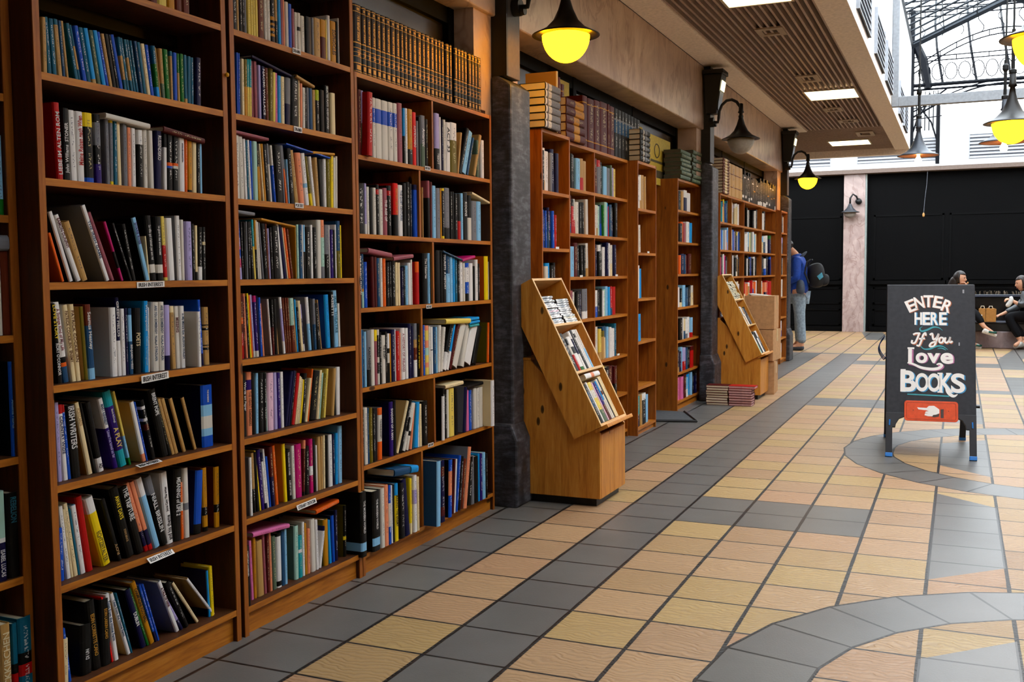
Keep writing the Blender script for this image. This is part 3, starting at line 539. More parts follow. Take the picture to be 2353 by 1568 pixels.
row('B6', 'seventh shelf ' + B_, (540, 970), 7.128, -.085, .41, """255,292,590,228,W@e X.02;300,345,520,255,a/K.6;355,400,500,300,k;405,430,480,310,y;430,485,470,350,p;495,530,520,415,n/W.15/n.9;530,560,455,445,W;560,595,580,490,b;600,660,420,545,m/n.5;670,715,400,600,o;810,858,370,765,y@u;865,940,470,820,k|THE COLLECTED STORIES|W|.05|.5|A LIFE OF LETTERS|W|.6|.9;945,995,400,915,w;1000,1100,380,975,f;1105,1145,310,1115,q/m.15/k.93;1150,1220,410,1140,k;1230,1285,290,1205,f/W.5/f.67;1290,1330,290,1265,k;1335,1355,390,1315,W;1365,1410,255,1350,a;1410,1440,245,1400,a;1450,1480,225,1440,c;1490,1530,230,1480,K;1535,1600,220,1520,W;1610,1640,200,.,n;1645,1685,190,1640,s;1690,1752,75,1685,l""")
row('B7', 'bottom shelf ' + B_, (550, 1130), 5.2276, -.085, .10, """70,140,675,45,k X.03|SOMETHING HAPPENED|W|.08|.5;145,175,600,110,i;180,210,560,165,u;225,300,610,195,a;305,332,510,270,j;335,368,510,320,m;372,400,500,348,q;405,450,550,380,G;455,510,510,440,k/W.06/k.88/W.97;515,550,470,500,N;550,580,460,535,l;665,712,420,655,M@G;712,760,545,700,T/W.32/T.4;762,790,375,750,W@w;795,820,390,775,u;820,850,455,815,q;865,918,345,845,w;925,955,350,905,W;955,985,425,1005,n/W.12;1020,1070,345,1010,u@v;1080,1110,355,1055,s;1120,1150,295,1100,b@n;1152,1185,235,1140,n;1255,1285,175,1250,k/y.6/k.67@v;F 160,500,600,385,55,i;F 920,225,1190,90,55,o""")
C_ = 'of the History bookcase'
row('C1', 'top cubbyholes ' + C_, (810, 190), 6.818, -.06, 1.74, """85,140,105,75,m;140,180,120,115,z/G.5/b.9;240,312,145,240,r@r X.03;314,365,230,.,w/b.17/w.41;365,462,245,.,w/b.17/w.41;464,560,275,.,w/b.17/w.41;562,640,300,.,w/b.17/w.41;642,705,320,.,w/b.17/w.41;715,785,315,.,j;800,830,400,.,s/k.5;830,865,400,.,W;875,945,410,.,u/u.7/k.72;945,1000,460,.,R|DEMOCRACY|W|.65|.25;1005,1035,600,.,e;1040,1072,540,.,k;1075,1140,510,.,e/G.55|Antarctic|W|.25|.6;1142,1185,570,.,x;1300,1366,475,1285,z/k.62|TISSOT|W|.7|.9;1368,1390,540,.,W;1400,1425,580,.,n;1427,1460,580,1420,w;1465,1530,620,1460,W|ACT 33|k|.1|.6;1540,1640,620,1530,W/v.35;1640,1665,790,1690,a;1668,1712,740,1790,k;1715,1780,790,1820,l;1785,1815,880,1880,N;1890,1925,840,1990,a@a;1945,1975,900,.,G;2015,2060,900,.,W""")
row('C2', 'second cubbyholes ' + C_, (810, 400), 7.13, -.06, 1.42, """80,205,145,.,k;207,235,155,.,z/W.8;237,278,210,.,w;280,335,225,.,k|THE CHALLENGE|W|.25|.8;340,390,225,.,w;395,440,170,.,k/r.1/k.2;442,500,250,.,w@w;510,572,230,.,j|THE AGE OF|W|.25|.7;577,640,190,.,k/r.1/k.2;680,753,150,.,R/k.6|BRITISH CENTURY|u|.1|.6;755,825,180,.,W|THE QUIET CENTURIES|N|.1|.7;835,885,150,.,k;890,940,130,.,K;942,975,160,.,k;1010,1065,175,.,n/b.1;1150,1165,220,.,a;1230,1270,110,1215,j/K.3;1272,1306,130,1265,m|THE TROUBLES|W|.4|.8;1312,1368,190,.,l;1370,1440,230,.,e;1442,1463,235,.,u;1465,1505,235,.,y/k.05/y.95;1510,1595,225,.,e/K.78;1600,1638,290,.,k;1640,1665,290,.,k|THE SECRET WAR|W|.1|.6;1675,1722,320,.,K;1725,1773,320,.,k/r.6;1775,1812,315,.,l;1815,1888,300,.,k|KOONS|W|.2|.5;1890,1950,350,.,k/w.5;1955,2035,440,.,e;2040,2105,450,.,l;F 1960,290,2245,455,40,c""")
row('C3', 'third cubbyholes ' + C_, (810, 550), 7.13, -.06, 1.115, """95,153,245,.,n|THE BURNING SEASON|W|.03|.75;155,190,240,.,N/u.65/M.7;195,245,375,.,b;320,362,285,300,m@m|A SOCIAL HISTORY|W|.25|.65;363,405,290,.,m|A SOCIAL HISTORY|W|.25|.65;412,455,310,390,N;457,498,310,.,w;500,550,320,490,o;555,608,380,.,K;610,642,370,.,k;645,702,350,.,k;705,743,380,.,c;745,785,385,.,c;800,840,465,.,n;845,869,450,.,k;870,910,435,.,l;915,958,390,.,W;960,985,335,.,w;1040,1095,370,.,o/r.25@r|CONFLICT|W|.3|.8;1160,1235,230,.,k@k|The Histories|W|.1|.5;1240,1273,230,.,l;1275,1315,240,.,k|CITIZEN GREED|W|.05|.52;1370,1438,180,.,k;1440,1478,190,.,k;1480,1535,180,.,k|TOURISTS  A HISTORY|W|.08|.75;1540,1598,250,.,N/l.4;1600,1643,290,.,l;1645,1680,310,.,s;1682,1717,325,.,t;1720,1758,340,.,k;1760,1805,350,.,W;1810,1845,390,.,w;1850,1910,390,.,b/W.12/b.5/k.8;1915,1973,395,.,W;1975,2008,440,.,K|END OF EUROPE|W|.1|.6;2010,2055,335,.,W;2057,2083,400,.,k;2165,2223,280,.,y@o|A POPULAR HISTORY|k|.1|.8;2225,2242,370,.,W;F 255,140,640,225,85,j;F 670,290,990,245,65,j;F 1490,185,1800,325,30,N;F 1800,325,2005,265,45,f""")
row('C4', 'fourth cubbyholes ' + C_, (815, 710), 7.13, -.06, .785, """85,134,345,.,s;135,160,355,.,N;165,200,380,.,l;202,270,360,.,e/k.7|PLANTAGENETS|k|.3|.75;272,330,345,.,w;332,375,350,.,y/j.2;378,412,345,.,w/k.1/w.5/k.6/w.8;415,445,390,.,k;447,510,440,.,w|THE ENEMY|k|.2|.5;512,538,380,.,k;540,578,410,.,W/k.3/w.4/k.6;580,600,410,.,u;605,664,345,.,n;665,680,340,.,W;685,740,370,.,r;742,763,400,.,q;765,828,320,.,W|A HISTORY OF IRELAND|j|.1|.85;830,880,320,.,W|A HISTORY OF IRELAND|N|.1|.85;885,933,250,.,n;935,970,285,.,n|THE WAR|W|.3|.5;975,1025,245,.,e/a.3/h.45/W.68;1030,1085,245,.,k|STEPHEN SPENDER|y|.22|.85;1125,1155,270,.,b;1160,1215,280,.,q/Y.1/q.3/M.45/Y.6/q.75/Y.85;1217,1248,290,.,w;1250,1285,300,.,W/k.48/W.5;1290,1333,300,.,N;1335,1358,300,.,l;1360,1400,275,1375,w;1400,1440,310,1450,w;1445,1500,270,1580,k/W.63;1502,1540,270,1620,s/W.6;1545,1590,285,1690,m;1600,1690,290,1755,w;1735,1790,270,1840,w|NASSER|N|.05|.4;1800,1915,310,1925,W;1930,1990,310,2030,K;2170,2198,230,2180,o@v;F 1490,170,1895,155,85,Y;F 1895,155,2035,128,45,s;F 1880,215,2045,180,45,s;F 1885,265,2035,235,42,T""")
row('C5', 'fifth cubbyholes ' + C_, (815, 860), 7.128, -.06, .46, """90,130,570,80,l;132,160,590,.,d;162,218,560,.,w;220,245,560,.,N;247,300,560,.,v;302,345,570,.,K;385,450,560,380,o/w.14/o.65@e|THE MARINE SOCIETY|k|.22|.6;580,635,465,.,p@n|SHADOW OF A MAN|W|.12|.7;640,684,440,.,k|ANCESTORS|a|.05|.7;685,720,460,860,c@a;740,780,440,905,k;790,830,500,935,w/k.3/w.6;840,880,490,955,w/w.5/k.6/w.7;905,935,520,960,q;945,970,500,990,t;975,1033,470,1005,s;1035,1058,480,.,W;1060,1100,500,.,c;1125,1200,450,.,K@k;1435,1475,240,1430,k/W.15@k X.02;1480,1508,260,.,d;1510,1545,260,.,w;1550,1635,240,.,Y;1640,1690,250,.,k|AFRICANUS|W|.35|.7;1775,1820,220,1800,n@e X.01|A FORTUNE IN THE BALANCE|W|.05|.8;1830,1870,270,.,i;1873,1915,270,.,b;1950,1993,240,.,w;1995,2043,235,.,w;2045,2100,220,.,w;2105,2150,130,.,h;2240,2290,110,.,W@c X.05;F 1480,185,1775,110,62,c;F 1840,195,2100,118,55,k|BETTING TO LOSE|r|.05|.65""")
row('C6', 'bottom cubbyholes ' + C_, (815, 1010), 5.6, -.03, .09, """90,160,690,.,k/k.77/l.78/k.91|THE MODERN WORLD|W|.14|.64;240,335,680,230,k/k.77/l.78/k.91@k|THE MODERN WORLD|W|.14|.64;345,390,640,330,w;390,440,600,380,q;442,472,600,.,b/w.3/b.7;475,493,600,.,W;495,518,590,.,k;520,565,580,.,s/y.2|MAKING THE ENEMY|k|.2|.75;590,650,570,578,k;655,712,530,600,n;714,740,510,705,y/c.8;765,805,475,750,W/z.25/W.5;810,835,490,.,c;1060,1105,290,1060,l@N X.05;1110,1165,285,1100,n/m.1/n.25/m.75/n.9 X.03;1210,1250,270,1215,b/q.2/b.62@k X.02;1255,1275,260,1280,m;1276,1295,260,1300,W;1300,1325,215,1345,b;1327,1360,230,1372,K;1365,1400,260,1405,h;1405,1440,110,1465,q@e X.01;1450,1500,240,1480,k;1505,1538,220,.,e;1540,1590,230,.,k;1592,1610,190,.,s;1612,1645,190,.,p;1647,1685,180,.,l;1687,1710,190,.,k;F 510,390,705,355,95,N;F 725,345,815,332,92,s""")
Z_ = 'of the bookcase cut by the left photo edge'
row('Z2', 'second shelf ' + Z_, (0, 0), 1, -.14, 1.42, """-16,-8,300,.,h;-6,10,310,.,l/g.8;12,22,292,.,a""")
row('Z3', 'third shelf ' + Z_, (0, 0), 1, -.14, 1.10, """-30,9,580,.,w;10,50,578,.,h;F -40,541,18,541,36,e|VOL|k|.8|.95""")
row('Z4', 'fourth shelf ' + Z_, (0, 0), 1, -.14, .77, """-30,-3,800,.,T;28,39,832,.,b@k|Antonia Fabrizi|l|.4|.7;40,59,828,.,K|CULTURA DEMOCRATICA|W|.35|.7""")
row('Z5', 'fifth shelf ' + Z_, (0, 0), 1, -.14, .44, """-4,18,1133,.,M/W.52/n.57|ISABEL LUCAS|W|.65|.95;22,48,1136,.,k|REBELION|t|.05|.35""")
row('Z6', 'bottom shelf ' + Z_, (0, 0), 1, -.12, .10, """6,31,1440,.,a|STOCKKIRCHEN|c|.95|.1;33,46,1436,.,t/k.5/r.62/t.8;48,79,1425,.,t/k.42/r.56/t.7""")
# ================= book covers =================
PAL = dict(W=('white', 'dedad6'), w=('off-white', 'cfc8bc'), c=('cream', 'dcc79c'), k=('black', '0b0b0e'), K=('charcoal', '2b2b30'), r=('red', 'b01616'), R=('orange-red', 'd83a12'),
 m=('maroon', '5c1220'), b=('blue', '1c58b0'), n=('navy', '141c4c'), t=('teal', '1e6478'), T=('turquoise', '14949c'), g=('green', '1f6e3e'), d=('dark green', '10332a'),
 y=('yellow', 'e2c414'), Y=('pale yellow', 'd9bf62'), o=('orange', 'd8641c'), p=('purple', '43246c'), i=('pink', 'd0709c'), P=('pale pink', 'd9b2c2'), l=('light blue', '86b6d6'),
 s=('bright blue', '2a8fcc'), e=('grey', '77777b'), z=('lilac', 'a79cc6'), a=('tan', 'b48e5c'), h=('brown', '6a4020'), x=('dark brown', '33221a'), u=('ochre', 'ba8320'),
 v=('olive', '6f6426'), q=('salmon', 'dc8a68'), f=('magenta', 'b4246c'), j=('dusty pink', '985a62'), N=('slate blue', '3c5470'), G=('grey-green', '5e6c5c'), M=('pale green', 'a2c4b4'), L=('lime', 'a4b41c'))
DARK = set('kKmbntTgdphxvfNGroR')
_cov = {}
def cover_mat(c):
    if c not in _cov:
        t = NT('cover_'+PAL[c][0].replace(' ', '_').replace('-', '_')); col = tuple(min(1, max(0, (q-.04)*1.05)) if q < .9 else q for q in lin(PAL[c][1])[:3])+(1,)
        uv = t.t.nodes.new('ShaderNodeUVMap'); sep = t.n('ShaderNodeSeparateXYZ'); t.link(uv.outputs[0], sep.inputs[0])
        u, v = sep.outputs[0], sep.outputs[1]
        fu = t.math('FRACT', u); fv = t.math('FRACT', v); rnd = t.n('ShaderNodeTexWhiteNoise', noise_dimensions='1D', W=t.math('FLOOR', v))
        cmb = t.n('ShaderNodeCombineXYZ'); t.link(t.math('MULTIPLY', fu, 42), cmb.inputs[0]); t.link(t.math('MULTIPLY', v, 4.3), cmb.inputs[1])
        n = t.noise(cmb.outputs[0], 1.0, 1, .5)
        def bt(q, a, b): return t.math('MULTIPLY', t.math('GREATER_THAN', q, a), t.math('LESS_THAN', q, b))
        z1 = bt(fu, .10, .50); z2 = bt(fu, .58, .80)
        on = t.math('GREATER_THAN', rnd.outputs[0], .25)
        mask = t.math('MULTIPLY', t.math('MULTIPLY', t.math('MAXIMUM', z1, z2), bt(fv, .36, .64)), t.math('MULTIPLY', t.math('GREATER_THAN', n, .53), on))
        if c in DARK: ink = (.75, .72, .66, 1) if c in 'kKnbptdr' else (.6, .5, .25, 1)
        else: ink = (.04, .04, .07, 1)
        wear = t.noise(t.coords('Object', (6, 6, 6)), 6, 4, .7)
        base = t.mix(t.ramp(wear, [(.55, (0, 0, 0, 1)), (.8, (.12, .12, .12, 1))]), col, tuple(min(1, x*.6+.12) for x in col[:3])+(1,))
        _cov[c] = t.fin(t.mix(t.math('MULTIPLY', mask, .6), base, ink), .5, 0, .22)
    return _cov[c]
def pages_mat():
    t = NT('page_edges'); v = t.coords('Object', (1, 260, 1)); n = t.noise(v, 2, 2)
    return t.fin(t.ramp(n, [(.35, lin('b9aa8c')), (.65, lin('ddd0b6'))]), .8, 0, .2)
PAGES = pages_mat(); PAGED = flat('4c4438', .85); PAGEPINK = flat('c99a98', .8)
def book_faces(h, t, dep, bands, seed, board=None, ink=True):
    """cover shell (spine at x=0 facing +x, thickness along +y, height +z) and page block; returns (verts, faces, letters, uvs)"""
    b = min(.0025, t*.18); r = min(t*.16, .004)
    outer = [(-dep, 0), (-.003, 0), (r*.55, t*.12), (r, t*.35), (r, t*.65), (r*.55, t*.88), (-.003, t), (-dep, t)]
    inner = [(-dep, t-b), (-.004, t-b), (-.002, t*.5), (-.004, b), (-dep, b)]
    prof = outer+inner; n = len(prof)
    cuts = [0.0]+[x[1] for x in bands[1:]]+[1.0]
    V = []; F = []; L = []; U = []
    zs = [h*(1-c) for c in cuts]
    for z in zs: V += [(p[0], p[1], z) for p in prof]
    for k in range(len(zs)-1):
        for i in range(n):
            a = (i+1) % n; F.append((k*n+i, (k+1)*n+i, (k+1)*n+a, k*n+a))
            sp = 1 <= i <= 5
            L.append(bands[k][0] if (sp or not board) else board)
            if sp and ink:
                vv = [seed+.02+.96*prof[q][1]/t for q in (i, i, a, a)]
                U.append([(min(.999, cuts[k]), vv[0]), (min(.999, cuts[k+1]), vv[1]), (min(.999, cuts[k+1]), vv[2]), (min(.999, cuts[k]), vv[3])])
            else: U.append([(0, seed)]*4)
    m = (len(zs)-1)*n
    for base, flip, lt in ((0, 0, bands[0][0]), (m, 1, bands[-1][0])):
        c = board or lt
        for q in ((0, 1, 11, 12), (1, 2, 10, 11), (2, 3, 10), (3, 4, 10), (4, 5, 10), (5, 6, 9, 10), (6, 7, 8, 9)):
            f = tuple(base+i for i in q); F.append(f[::-1] if flip else f); L.append(c); U.append([(0, seed)]*len(q))
    return V, F, L, U
def page_box(h, t, dep):
    b = min(.0025, t*.18); a = .003
    return MB().box(-dep+.003, -.004, b*.9, t-b*.9, a, h-a*1.2)
BOOKS = []
def add_book(Mx, h, t, dep, bands, row=None, group=None, board=None, titles=(), label=None, pages='p', name='book'):
    BOOKS.append(dict(M=Mx, h=h, t=t, dep=dep, bands=bands, row=row, group=group, board=board, titles=titles, label=label, pages=pages, name=name))
def bands_of(s):
    out = []
    for k, p in enumerate(s.split('/')): out.append((p[0], float(p[1:]) if k else 0.0))
    return out
def solve_y(px, X, Z):
    y = 3.0
    for _ in range(12):
        a = pr(X, y, Z)[0]; b = pr(X, y+.01, Z)[0]; y += (px-a)/((b-a)/.01)
    return y
def parse_rows():
    for (key, phrase, o, s, X0, z, toks, dep0) in ROWS:
        for ti, tk in enumerate(toks.split(';')):
            tk = tk.strip(); X = X0
            if tk.startswith('F '):
                a = tk[2:].split(','); x0, yt0, x1, yt1, th = map(float, a[:5]); parts = a[5].split('|'); bands = bands_of(parts[0])
                p = onx(o[0]+x0/s, o[1]+yt0/s, X+.012); q = onx(o[0]+x1/s, o[1]+yt1/s, X+.012)
                p2 = onx(o[0]+x0/s, o[1]+(yt0+th)/s, X+.012)
                L = math.hypot(q.y-p.y, q.z-p.z); sl = math.atan2(q.z-p.z, q.y-p.y); t = (p.z-p2.z)
                tl = [(parts[k], parts[k+1], 1-float(parts[k+2]), 1-float(parts[k+3])) for k in range(1, len(parts)-3, 4)]
                Mx = Matrix.Translation((p.x, p.y, p.z)) @ Matrix.Rotation(sl-math.pi/2, 4, 'X')
                add_book(Mx, L, max(t, .006), .14, bands, phrase, None, None, tl, 'flat')
                continue
            if ' X' in tk.split('|')[0]:
                hd, *rest = tk.split('|'); hd, xo = hd.split(' X'); X = X0+float(xo); tk = '|'.join([hd]+rest)
            parts = tk.split('|'); hd = parts[0]; board = None
            if '@' in hd: hd, board = hd.split('@')
            a = hd.split(','); x0, x1, yt = float(a[0]), float(a[1]), float(a[2])
            bands = bands_of(a[4])
            y0 = solve_y(o[0]+x0/s, X, z); y1 = solve_y(o[0]+x1/s, X, z)
            if a[3] == '.':
                zt = z+.2
                for _ in range(6):
                    px, py = pr(X, y0, zt); px2, py2 = pr(X, y0, zt+.01); zt += (o[1]+yt/s-py)/((py2-py)/.01)
                lean = 0; h = zt-z
            else:
                p = onx(o[0]+float(a[3])/s, o[1]+yt/s, X); lean = math.atan2(y0-p.y, p.z-z); h = math.hypot(p.y-y0, p.z-z)
            if abs(lean) < .012: lean = 0
            t = (y1-y0)*math.cos(lean)*.985
            zz = z+(t*math.sin(-lean) if lean < 0 else 0)+.0006
            tl = [(parts[k], parts[k+1], float(parts[k+2]), float(parts[k+3])) for k in range(1, len(parts)-3, 4)]
            dep = min(.19, max(.11, h*.70))
            add_book(Matrix.Translation((X, y0, zz)) @ Matrix.Rotation(lean, 4, 'X'), h, max(t, .003), dep, bands, phrase, None, board, tl, 'lean left' if lean > .09 else ('lean right' if lean < -.09 else None))
# the set of bound volumes on the long top shelf
def gilt_mat():
    t = NT('gilt_leather'); uv = t.t.nodes.new('ShaderNodeUVMap'); sep = t.n('ShaderNodeSeparateXYZ'); t.link(uv.outputs[0], sep.inputs[0]); u, v = t.math('FRACT', sep.outputs[0]), t.math('FRACT', sep.outputs[1])
    def bt(q, a, b): return t.math('MULTIPLY', t.math('GREATER_THAN', q, a), t.math('LESS_THAN', q, b))
    g = None
    for a, b in ((.02, .032), (.105, .117), (.555, .572), (.635, .645), (.70, .708), (.76, .768), (.855, .868), (.975, .985)):
        q = bt(u, a, b); g = q if g is None else t.math('MAXIMUM', g, q)
    for a, b, w in ((.05, .09, .18), (.89, .955, .24)):
        g = t.math('MAXIMUM', g, t.math('MULTIPLY', bt(u, a, b), bt(v, .5-w, .5+w)))
    cmb = t.n('ShaderNodeCombineXYZ'); t.link(t.math('MULTIPLY', u, 85), cmb.inputs[0]); t.link(t.math('MULTIPLY', v, 3), cmb.inputs[1])
    n = t.math('GREATER_THAN', t.noise(cmb.outputs[0], 1, 1), .47)
    g = t.math('MAXIMUM', g, t.math('MULTIPLY', n, t.math('MULTIPLY', bt(v, .36, .68), t.math('MAXIMUM', bt(u, .17, .53), bt(u, .66, .75)))))
    teal = t.math('MAXIMUM', bt(u, .58, .63), bt(u, .65, .85))
    t.fin(t.mix(g, t.mix(teal, lin('1a0f0b'), lin('10232e')), lin('a87a34')), .45, 0, .15)
    t.link(t.math('MULTIPLY', g, .55), t.b.inputs['Metallic']); return t.m
GILT = gilt_mat()
PAL['@'] = ('gilt', '000000')
def cmat(c): return GILT if c == '@' else cover_mat(c)
def mesh_book(B, name, seed):
    V, F, L, U = book_faces(B['h'], B['t'], B['dep'], B['bands'], seed, B['board'], not B['titles'] or B['bands'][0][0] == '@')
    me = bpy.data.meshes.new(name); me.from_pydata(V, [], F)
    ls = []
    for c in L:
        if c not in ls: ls.append(c)
    for c in ls: me.materials.append(cmat(c))
    me.polygons.foreach_set('material_index', [ls.index(c) for c in L])
    ul = me.uv_layers.new(name='UVMap'); ul.data.foreach_set('uv', [x for f in U for p in f for x in p])
    me.update(); return me

# ================= bookcases =================
def bookcase(label, X, y0, y1, ztop, shelves, dep, sides=True, divs=(), plinth=None, pw=.022, th=.020, loc_name='bookcase', openback=False, top=True, dark=False):  # dark: side and shelf boards take the shaded pine, front edges stay bright
    t = thing(loc_name, (X, (y0+y1)/2, 0), label, 'bookcase')
    L = (X, (y0+y1)/2, 0)
    for a in (y0, y1-pw):
        MB().box(X-dep, X-.004, a, a+pw, 0, ztop, 1 if dark else 0).box(X-.0041, X, a, a+pw, 0, ztop).build('side_panel', [PINEV, PINE_SHADE], t, loc=L).location = (0, 0, 0)
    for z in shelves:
        MB().box(X-dep+.006, X-.004, y0+pw, y1-pw, z-th, z, 1 if dark else 0).box(X-.0041, X-.001, y0+pw, y1-pw, z-th, z).build('shelf', [PINE, PINE_SHADE], t, loc=L).location = (0, 0, 0)
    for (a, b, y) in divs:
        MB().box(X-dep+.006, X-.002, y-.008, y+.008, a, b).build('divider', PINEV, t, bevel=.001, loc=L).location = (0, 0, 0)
    MB().box(X-dep, X-dep+.006, y0+pw, y1-pw, .02, ztop).build('back_panel', PINE_SHADE_IN, t, loc=L).location = (0, 0, 0)
    if plinth is not None: MB().box(X-.035, X-.018, y0+pw, y1-pw, 0, plinth).build('plinth', PINE, t, loc=L).location = (0, 0, 0)
    return t
AZ = [.11, .405, .685, .96, 1.24, 1.52, 1.80, 2.08, 2.36]
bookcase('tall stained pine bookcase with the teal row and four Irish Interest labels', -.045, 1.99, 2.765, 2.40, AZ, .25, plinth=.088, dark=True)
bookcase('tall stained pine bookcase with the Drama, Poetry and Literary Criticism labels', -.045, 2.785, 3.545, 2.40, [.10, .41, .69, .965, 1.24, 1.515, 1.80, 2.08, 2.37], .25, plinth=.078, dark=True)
CZ = [.09, .46, .785, 1.115, 1.42, 1.74, 2.07]
CD = [4.07, 4.20, 4.085, 4.205, 4.085, 4.215]
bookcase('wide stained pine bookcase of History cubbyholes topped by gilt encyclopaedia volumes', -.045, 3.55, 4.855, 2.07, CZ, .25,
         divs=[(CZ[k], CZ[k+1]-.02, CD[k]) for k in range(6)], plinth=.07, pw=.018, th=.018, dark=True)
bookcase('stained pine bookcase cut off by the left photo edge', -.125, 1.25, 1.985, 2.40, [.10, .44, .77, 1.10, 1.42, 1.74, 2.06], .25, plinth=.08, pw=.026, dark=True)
D1Z = [.09, .40, .74, 1.07, 1.40, 1.735, 2.09]
bookcase('narrow bookcase just beyond the nearest iron pillar, with amber lit books on top', -.03, 5.515, 5.985, 2.09, D1Z, .25, pw=.016)
MZ = [.06, .345, .635, .94, 1.225, 1.508, 1.797, 2.09]
bookcase('two-column stained pine bookcase topped by maroon and black volumes', -.10, 5.99, 7.42, 2.09, MZ, .22, divs=[(.06, 2.07, 6.66)], pw=.016)
D3Z = [.06, .37, .72, 1.05, 1.40, 1.735, 2.09]
bookcase('slim, nearly empty bookcase beside the shop doorway', -.03, 7.44, 7.955, 2.09, D3Z, .25, pw=.016, plinth=.05)
D4Z = [.08, .34, .63, .93, 1.23, 1.52, 1.805, 2.08]
bookcase('single bookcase with a broad side panel beyond the shop doorway, dark volumes stacked on top', -.105, 8.92, 9.82, 2.08, D4Z, .25, plinth=.06, pw=.018)
EZ_ = [.06, .345, .627, .90, 1.195, 1.475, 1.76, 2.05]
bookcase('farthest wide bookcase of many cubbyholes behind the second tilted stand', -.05, 10.42, 13.85, 2.05, EZ_, .25, divs=[(.06, 2.03, 11.0), (.06, 2.03, 11.70), (.06, 2.03, 12.82)], pw=.018)
bookcase('narrow farthest bookcase beside the last iron pillar', .02, 13.87, 14.38, 2.05, EZ_, .25, pw=.018, plinth=.05)

parse_rows()
ROWS2 = []
# encyclopaedia row
ex = [74, 120, 160, 202, 245, 285, 325, 367, 408, 447, 480, 515, 550, 592, 632, 665, 705, 740, 770, 797, 825]
ex2 = [836, 868, 892]; ex3 = [912, 940, 967, 995, 1022]; ex4 = [1030, 1058, 1085, 1110, 1142]
ne = 0
for seq in ([55]+ex[1:], ex2, ex3, ex4):
    for a, b in zip(seq, seq[1:]):
        y0 = solve_y(800+a/3.733, -.05, 2.07); y1 = solve_y(800+b/3.733, -.05, 2.07)
        add_book(Matrix.Translation((-.05, y0, 2.0706)), .272-.0006*(ne % 3), y1-y0-.001, .13, [('@', 0)], None, 'gilt encyclopaedia volumes on top of the History bookcase', 'x', (),
                 'dark leather encyclopaedia volume with gilt bands in the row atop the History bookcase', 'p', 'encyclopedia_volume')
        ne += 1
def cub(X, y0, y1, z, h, cols, phrase, fill=.9, dep=.16):
    n = len(cols); ws = [random.uniform(.6, 1.4) for _ in cols]; tot = sum(ws); w = (y1-y0)*fill; y = y0+.008
    for c, q in zip(cols, ws):
        t = w*q/tot
        if c == ' ': y += t; continue
        hh = h*random.uniform(.82, 1.0)
        if c.isdigit(): continue
        b = [(c, 0)]
        if random.random() < .25: b.append((random.choice('WkcnbrNea'), random.choice([.2, .35, .6, .75])))
        lean = random.choice([0, 0, 0, .03, .05])
        add_book(Matrix.Translation((X-random.uniform(.012, .03), y, z+.0006)) @ Matrix.Rotation(lean, 4, 'X'), hh, max(.004, t*.95), dep, b, phrase)
        y += t
ph = 'of the narrow bookcase beyond the pillar'
for z, h, c, fl in ((1.735, .28, 'KWWenn', .68), (1.40, .24, 'bnbnpbr', .55), (1.07, .25, 'vwskk', .6), (.74, .24, 'Wrnkwe', .7), (.40, .24, 'kbWgnr', .7), (.09, .24, 'wnkcrW', .7)):
    cub(-.03, 5.535, 5.97, z, h, c, 'cubbyhole '+ph, fl)
ph = 'of the two-column bookcase'
for z, h, c1, c2 in ((1.797, .24, 'tWwkelaa', 'mrkleGzY'), (1.508, .25, 'rllmkwwkKw', 'wwMNgMsrNkk'), (1.225, .24, 'qmlklmkkkw', 'WnWkWnWwnW'), (.94, .22, 'kpjwkne', 'WkkWMlsrr'),
                     (.635, .24, 'wkcWgnr', 'wcYvNlWWWt'), (.345, .24, 'kWneYr', 'ohykmm')):
    cub(-.10, 6.01, 6.65, z, h, c1, 'left column '+ph, .85); cub(-.10, 6.67, 7.40, z, h, c2, 'right column '+ph, .72)
for z, h, c, fl in ((1.735, .27, 'WWaa', .5), (1.40, .24, 'kw', .2), (1.05, .27, 'qWs', .35), (.72, .24, 's', .24), (.06, .25, 'TaWl', .75)):
    cub(-.03, 7.46, 7.94, z, h, c, 'of the slim bookcase by the doorway', fl)
for z, h, c, fl in ((1.805, .2, 'KkaWW', .6), (1.52, .2, 'WkojWs', .65), (1.23, .2, 'zonNmm', .65), (.93, .2, 'kWklNkkw', .75), (.63, .21, 'mkWcWWl', .7), (.34, .22, 'knlzNkm', .75), (.08, .22, 'qiimlslKK', .9)):
    cub(-.105, 8.94, 9.80, z, h, c, 'of the bookcase beyond the doorway', fl)
EC = (('rybTtNt', 'WcWWz  ', '   kWk', 'wkw'), ('  Wbl', 'WkYWbzk', 'g WWlc', 'Wzn'), ('Wfkk ', 'kkWkk ', 'bn kWkk', 'akw'), ('jfpk', 'wWWacW', 'rrqoW', 'ww'), ('knW', 'WkGWn', 'WkGgWwk', ' '), ('wn', 'WWn', 'kWn', 'W'), ('kn', 'Wkw', 'kwr', 'W'))
for r, z in enumerate((1.76, 1.475, 1.195, .90, .627, .345, .06)):
    for (a, b), c in zip(((10.44, 10.98), (11.02, 11.68), (11.72, 12.80)), EC[r][:3]): cub(-.05, a, b, z, .24, c*(2 if r < 5 else 1), 'of the farthest wide bookcase', .8)
    cub(-.05, 12.84, 13.83, z, .24, EC[r][2][::-1], 'of the farthest wide bookcase', .8)
    cub(.02, 13.89, 14.36, z, .24, EC[r][3], 'of the narrowest far bookcase', .6)
